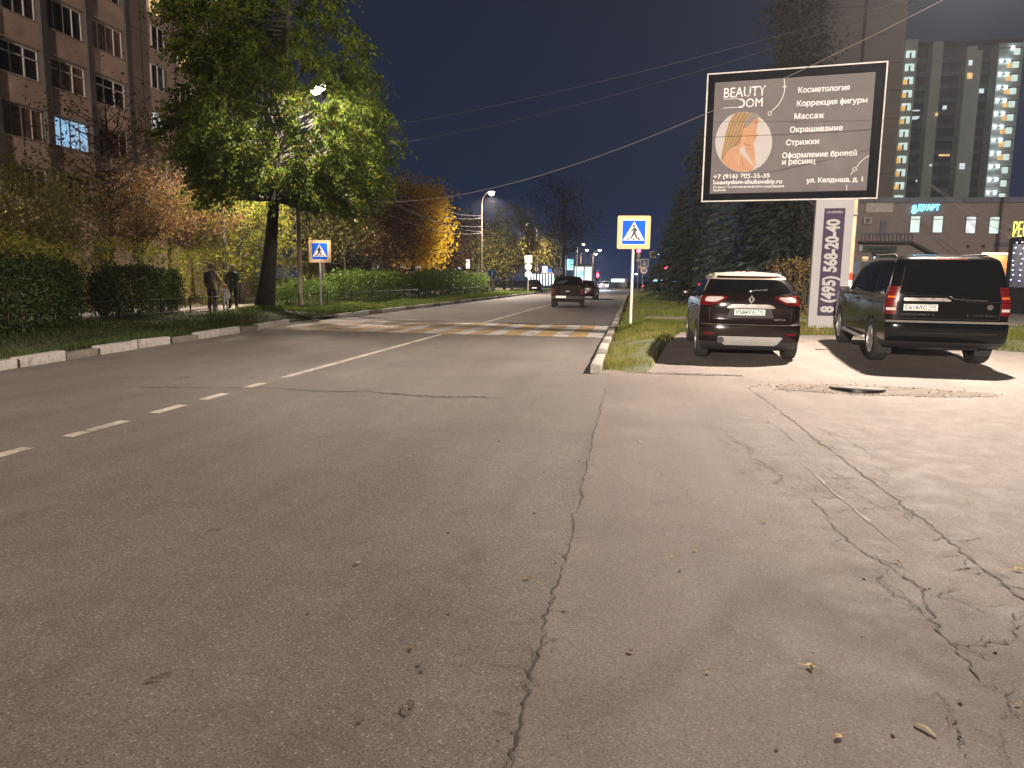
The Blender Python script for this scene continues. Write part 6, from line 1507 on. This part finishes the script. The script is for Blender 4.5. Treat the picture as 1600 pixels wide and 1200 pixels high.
for k in range(26):
    z_ = hp(1480, 73+fl*13).z+(hp(1480, 73).z-hp(1480, 73+fl*13).z)/13*(k+.35)
    if z_ < ztop-1: MB().box(((dx0+dx1)/2, -5.25, z_), (dx1-dx0, .6, .9)).build('balcony_front', M['hr_slab'], hr)
MB().box((0, 2, ztop+.4), (hx1-hx0+.6, 14.6, .8)).build('roof', M['tower_dark'], hr)

# --- brick shop building
SY = 52.0
def sp(px, py, Y=SY): return PY(px, py, Y)
sx0, sx1 = sp(1262, 400).x, sp(1760, 400).x; zt = sp(1470, 317).z
M['brick'] = None
m, n, b_, out = new_mat('dusky_brick'); tcn = n.nodes.new('ShaderNodeTexCoord'); bk = n.nodes.new('ShaderNodeTexBrick'); mpn = n.nodes.new('ShaderNodeMapping'); mpn.inputs['Rotation'].default_value = (R(90), 0, 0)
n.links.new(tcn.outputs['Object'], mpn.inputs[0]); n.links.new(mpn.outputs[0], bk.inputs['Vector']); bk.inputs['Scale'].default_value = 3.0; bk.inputs['Color1'].default_value = (.14, .118, .112, 1); bk.inputs['Color2'].default_value = (.168, .14, .132, 1); bk.inputs['Mortar'].default_value = (.125, .112, .108, 1); bk.inputs['Mortar Size'].default_value = .01
n.links.new(bk.outputs[0], b_.inputs['Base Color']); b_.inputs['Roughness'].default_value = .9; M['brick'] = m
sc_ = (sx0+sx1)/2
sh = thing('brick_building', 'two storey dusky brick building with small lit windows behind the boxy black car', 'building', (sc_, SY+7, 0))
MB().box((0, 0, zt/2), (sx1-sx0, 14, zt)).build('wall', M['brick'], sh)
MB().box((0, -.06, zt+.16), (sx1-sx0+.4, 14.5, .32)).build('cornice', M['hr_dark'], sh)
def on_shop(px0, px1, py0, py1): 
    a, b = sp(px0, py1), sp(px1, py0); return (a.x-sc_, b.x-sc_, a.z, b.z)
fw, gw = win_proto(.66, 1.12, 1, .05, .32)
for (px, py, gm) in ((1429.5, 350.5, 'lit_green'), (1465, 350.5, 'lit_green'), (1516.5, 351.5, 'lit_white'), (1553, 352, 'lit_green')):
    q = sp(px, py); place_window(sh, fw, gw, (q.x-sc_, -7.02, q.z), 'hr_dark', gm, R(-90))
def panel(px0, px1, py0, py1, name, m, d=.12, parent=sh):
    x0_, x1_, z0_, z1_ = on_shop(px0, px1, py0, py1); return MB().box(((x0_+x1_)/2, -7-d/2, (z0_+z1_)/2), (x1_-x0_, d, z1_-z0_)).build(name, m if not isinstance(m, str) else M[m], parent)
panel(1352, 1395, 317, 332, 'vent_panel', pm('grey_panel', (.30, .29, .27), .7)); panel(1373, 1386, 345, 374, 'balcony_door', 'hr_dark'); panel(1322, 1340, 320, 353, 'white_panel', pm('pale_panel', (.34, .33, .36), .7))
ac = panel(1347, 1360, 340, 350, 'air_conditioner', pm('ac_grey', (.26, .24, .22), .6), .35); x0_, x1_, z0_, z1_ = on_shop(1349, 1357, 341, 349); MB().disc(((x0_+x1_)/2, -7.37, (z0_+z1_)/2), .16, 'y', 18).build('fan', M['hr_dark'], ac)
# balcony with the stair running down to the right
a0, a1, a2 = sp(1340, 378), sp(1418, 378), sp(1462, 401); mb = MB(); zb = a0.z
mb.box(((a0.x+a1.x)/2-sc_, -7.45, zb-.05), (a1.x-a0.x, .9, .14)).prism([(a1.x-sc_, zb-.12), (a1.x-sc_, zb+.02), (a2.x-sc_, a2.z+.02), (a2.x-sc_, a2.z-.16)], -7.9, -7.05); mb.build('balcony', M['tower_dark'], sh)
mb = MB()
for k in range(14): x_ = lerp(a0.x, a1.x, k/13)-sc_; mb.box((x_, -7.87, zb+.25), (.03, .03, .55))
mb.box(((a0.x+a1.x)/2-sc_, -7.87, zb+.53), (a1.x-a0.x, .05, .05)); mb.build('railing', M['hr_dark'], sh)
panel(1346, 1357, 399, 425, 'entrance_door', 'hr_dark', .1); panel(1347, 1356, 401, 405, 'lit_transom', 'lit_warm', .14); panel(1347, 1355, 406.5, 407.5, 'lit_transom', 'lit_warm', .14)
panel(1362, 1386, 399, 418, 'shop_window', pm('green_shop_window', (.03, .08, .05), .3), .1); panel(1364, 1372, 401, 404, 'lit_lamp', 'lit_white', .14); panel(1362, 1390, 395, 399, 'awning', 'tower_dark', .6)
panel(1327, 1343, 408, 428, 'blue_panel', pm('blue_grey_panel', (.10, .16, .24), .6), .1); panel(1340, 1346, 383, 393, 'wall_box', pm('pale_box', (.3, .3, .32), .6), .3)
for px in (1512, 1535): panel(px-2, px+2, 382.5, 387, 'wall_vent', 'tower_dark', .2)
panel(1552, 1576, 379, 385, 'dark_board', 'hr_dark', .1)
x0_, x1_, z0_, z1_ = on_shop(1346, 1400, 385, 394)
t = thing('shop_sign', 'dim dark green shop sign board over the entrance', 'shop sign', (sc_+(x0_+x1_)/2, SY-.12, 0)); w_s = x1_-x0_
MB().box((0, 0, (z0_+z1_)/2), (w_s, .16, z1_-z0_)).build('board', pm('dark_green_board', (.012, .025, .02), .5), t, bevel=.01)
vs, fs = text_fit('ВкусВилл', w_s*.62, (z1_-z0_)*.55, -w_s*.31, z0_+(z1_-z0_)*.22, .01); MB().add([(a, -.09, b) for a, b, c in vs], fs).build('lettering', pm('dim_green_lettering', (.05, .13, .07), .6), t)
x0_, x1_, z0_, z1_ = on_shop(1423, 1467, 319, 333)
t = thing('neon_sign', 'glowing cyan neon lettering under the eaves of the brick building', 'neon sign', (sc_+(x0_+x1_)/2, SY-.15, 0)); w_s = x1_-x0_
vs, fs = text_fit('8', w_s*.17, (z1_-z0_), -w_s/2, z0_-.06, .03, depth=.04); l = MB(); l.add([(a, b*0+c, b) if False else (a, c, b) for a, b, c in vs], fs)
vs, fs = text_fit('ДУАРТ', w_s*.80, (z1_-z0_)*.82, -w_s/2+w_s*.2, z0_+.08, .02, depth=.04); l.add([(a, c, b) for a, b, c in vs], fs); l.build('lettering', emat('cyan_neon', (.12, .72, 1.0), 3.2), t)
ld = bpy.data.lights.new('neon_light', 'AREA'); ld.shape = 'RECTANGLE'; ld.size = w_s; ld.size_y = .4; ld.energy = 110; ld.color = (.05, .55, .95); lo = bpy.data.objects.new('neon_light', ld); link(lo, t); lo.location = (0, -.25, (z0_+z1_)/2); lo.rotation_euler = (R(-90), 0, 0)
# --- restaurant pavilion at the right edge
RY = 36.0
def rp(px, py): return PY(px, py, RY)
rx0 = rp(1573, 420).x; zr = rp(1585, 376).z
M['void_black'] = pm('matt_black_cladding', (.010, .010, .013), .9, var=.2, scale=3, spec=.05)
rs = thing('restaurant_pavilion', 'dark restaurant pavilion hung with blue string lights at the right edge of the photo', 'building', (rx0, RY, .2), R(-24))
MB().box((6, 1.5, zr/2), (12, 3, zr)).build('wall', M['void_black'], rs); MB().box((6.1, 1.5, zr+.05), (12.0, 3.1, .1)).build('roof', M['tower_dark'], rs)
MB().box((5.8, -.05, zr*.62), (11.3, .06, zr*.55)).build('window', pm('night_glass', (.01, .015, .05), .15, spec=.2), rs)
bulb_b = emat('blue_white_bulb', (.5, .6, 1.0), 5); random.seed(8)
for k in range(9):
    s_ = MB(); x_ = .22+.27*k; s_.tube([(x_, -.12, zr*.93), (x_, -.12, zr*.36)], .006, 4)
    for j in range(8): z_ = zr*(.92-.068*j-random.uniform(0, .03)); s_.box((x_+random.uniform(-.05, .05), -.13, z_), (.055, .04, .035), 1)
    s_.build('string_light', [M['black_metal'], bulb_b], rs)
gv = MB()
for k in range(170): gv.box((random.uniform(0, 6), -.2+random.uniform(-.12, .1), zr+random.uniform(-.12, .35)), (.16, .02, .03), 0, None)
gv.build('dry_garland', pm('dry_garland', (.32, .25, .19), .9, var=.4, scale=6), rs)
q0, q1 = rp(1575, 371), rp(1595, 347)
t = thing('restaurant_sign', 'glowing yellow restaurant sign cut off by the right edge of the photo', 'neon sign', (rx0, RY-.4, 0)); l = MB()
vs, fs = text_fit('РЕСТОРАН', (rp(1606, 360).x-rp(1581, 360).x)/3*8, q1.z-q0.z, q0.x-rx0, q0.z, -.004, depth=.03); l.add([(a, c, b) for a, b, c in vs], fs); l.build('lettering', emat('yellow_neon', (1.0, .95, .08), 1.6), t)
MB().box((3.0, .12, (q0.z+q1.z)/2), (6.4, .06, .12)).build('mounting_rail', M['black_metal'], t); 
for x_ in (.3, 2.6, 5.2): MB().tube([(x_, .15, zr), (x_, .15, q1.z)], .03, 6).build('support', M['black_metal'], t)
ld = bpy.data.lights.new('neon_light', 'AREA'); ld.shape = 'RECTANGLE'; ld.size = 4; ld.size_y = .4; ld.energy = 40; ld.color = (.8, .9, .05); lo = bpy.data.objects.new('neon_light', ld); link(lo, t); lo.location = (2, -.35, (q0.z+q1.z)/2); lo.rotation_euler = (R(-90), 0, 0)
# timber screen lit by a strip along its top
q0, q1 = PY(1526, 470, 39), PY(1580, 396, 39)
t = thing('timber_screen', 'warm lit timber board screen with a bright strip along its top', 'screen wall', ((q0.x+q1.x)/2, 39, 0)); w_s = q1.x-q0.x
bm_ = MB(); hz_ = q1.z
for k in range(9): bm_.box((0, .01*(k % 2), hz_*(k+.5)/9.2), (w_s, .06, hz_/9.2-.015))
bm_.build('board', pm('orange_timber', (.42, .22, .11), .6, var=.25, scale=3), t); MB().box((0, -.1, hz_-.02), (w_s, .10, .07)).build('light_strip', emat('warm_strip', (1, .72, .45), 3), t)
ld = bpy.data.lights.new('strip_light', 'AREA'); ld.shape = 'RECTANGLE'; ld.size = w_s; ld.size_y = .15; ld.energy = 130; ld.color = (1, .62, .36); lo = bpy.data.objects.new('strip_light', ld); link(lo, t); lo.location = (0, -.55, hz_+.1); lo.rotation_euler = (R(25), 0, 0)

# --- far junction: shops, canopy, display
M['shop_white'] = emat('shop_window_white', (.75, .85, 1.0), 3.2, .5, 1.0); M['cyan_disp'] = emat('cyan_display', (.12, .75, .95), 1.7, .3, .5, (.7, .95, 1.0)); M['purple_sign'] = emat('lilac_sign', (.85, .55, 1.0), 4); M['blue_sign'] = emat('blue_sign', (.05, .25, .8), 1.0)
def far_box(name, label, cat, p0, p1, pyt, Y, depth, wall, group=None):
    a, b = PY(p0, 445, Y), PY(p1, 445, Y); z = PY((p0+p1)/2, pyt, Y).z
    t = thing(name, label, cat, ((a.x+b.x)/2, Y, 0), 0, group); w = b.x-a.x
    MB().box((0, depth/2, z/2), (w, depth, z)).build('wall', wall, t); MB().box((0, depth/2, z+.1), (w+.3, depth+.3, .2)).build('roof', M['tower_dark'], t)
    def pan(q0, q1, y0, y1, nm, m, d=.1):
        e0, e1 = PY(q0, y1, Y), PY(q1, y0, Y); cx_ = (a.x+b.x)/2
        return MB().box(((e0.x+e1.x)/2-cx_, -d/2, (e0.z+e1.z)/2), (e1.x-e0.x, d, e1.z-e0.z)).build(nm, m if not isinstance(m, str) else M[m], t)
    return t, pan
t, pan = far_box('corner_shop', 'brightly lit white and lilac shop front left of the driving car', 'shop', 822, 876, 392, 136, 10, M['hr_dark'])
for k in range(9): pan(826+4.6*k, 828.6+4.6*k, 428, 446, 'window', 'shop_white')
pan(866, 871, 436, 438, 'sign_strip', emat('green_sign', (.1, 1, .3), 3), .3); pan(836, 841, 418, 423, 'sign_panel', 'lit_warm', .3); pan(848, 855, 416, 425, 'sign_panel', 'purple_sign', .3); pan(856, 862, 420, 426, 'sign_panel', 'blue_sign', .3); pan(846, 864, 425, 427, 'sign_strip', 'lit_warm', .2); pan(849, 854, 379, 387, 'sign_panel', 'shop_white', .3)
t, pan = far_box('display_pavilion', 'glowing cyan pavilion just right of the driving car', 'pavilion', 894, 926, 414, 150, 6, M['hr_dark'])
pan(898, 912, 417, 441, 'display', 'cyan_disp', .15); pan(913, 925, 417, 441, 'display', 'lit_green', .15); pan(886, 896, 405, 422, 'display', 'cyan_disp', .15)
t, pan = far_box('filling_station', 'low filling station canopy glowing white at the far junction', 'canopy', 953, 980, 434, 175, 5, M['hr_dark'])
pan(955, 976, 436, 440.5, 'light_box', 'shop_white', .2)
t, pan = far_box('roadside_kiosk', 'low kiosk with white and cyan light boxes left of the spruces', 'kiosk', 1018, 1062, 433, 160, 5, M['hr_dark'])
pan(1021, 1027, 434, 446, 'light_box', 'cyan_disp', .2); pan(1032, 1046, 436, 440, 'light_box', 'shop_white', .2); pan(1050, 1056, 437, 440, 'light_box', 'blue_sign', .2)
t, pan = far_box('school_building', 'dark low building with small lit windows behind the golden tree', 'building', 470, 745, 345, 104, 10, pm('dusky_render', (.07, .06, .05), .9))
for (p0, p1, y0, y1) in ((536, 543, 374, 382), (549, 556, 374, 382), (564, 568, 375, 381), (584, 592, 413, 419), (626, 633, 413, 418), (648, 656, 414, 419), (676, 680, 414, 419), (712, 720, 416, 420), (612, 618, 376, 382)):
    pan(p0, p1, y0, y1, 'window', 'lit_white' if p0 != 612 else 'lit_warm')
# ================================================================== NIGHT HAZE
hb = MB().box((0, 105, 34), (520, 400, 70)); hz = hb.build('haze', bpy.data.materials.new('night_haze')); tag(hz, kind='stuff')
m = hz.data.materials[0]; m.use_nodes = True; n = m.node_tree; n.nodes.clear(); o_ = n.nodes.new('ShaderNodeOutputMaterial'); v_ = n.nodes.new('ShaderNodeVolumePrincipled')
v_.inputs['Density'].default_value = .00028; v_.inputs['Color'].default_value = (.85, .9, 1, 1); v_.inputs['Anisotropy'].default_value = .5
n.links.new(v_.outputs[0], o_.inputs['Volume'])
cy.volume_bounces = 0
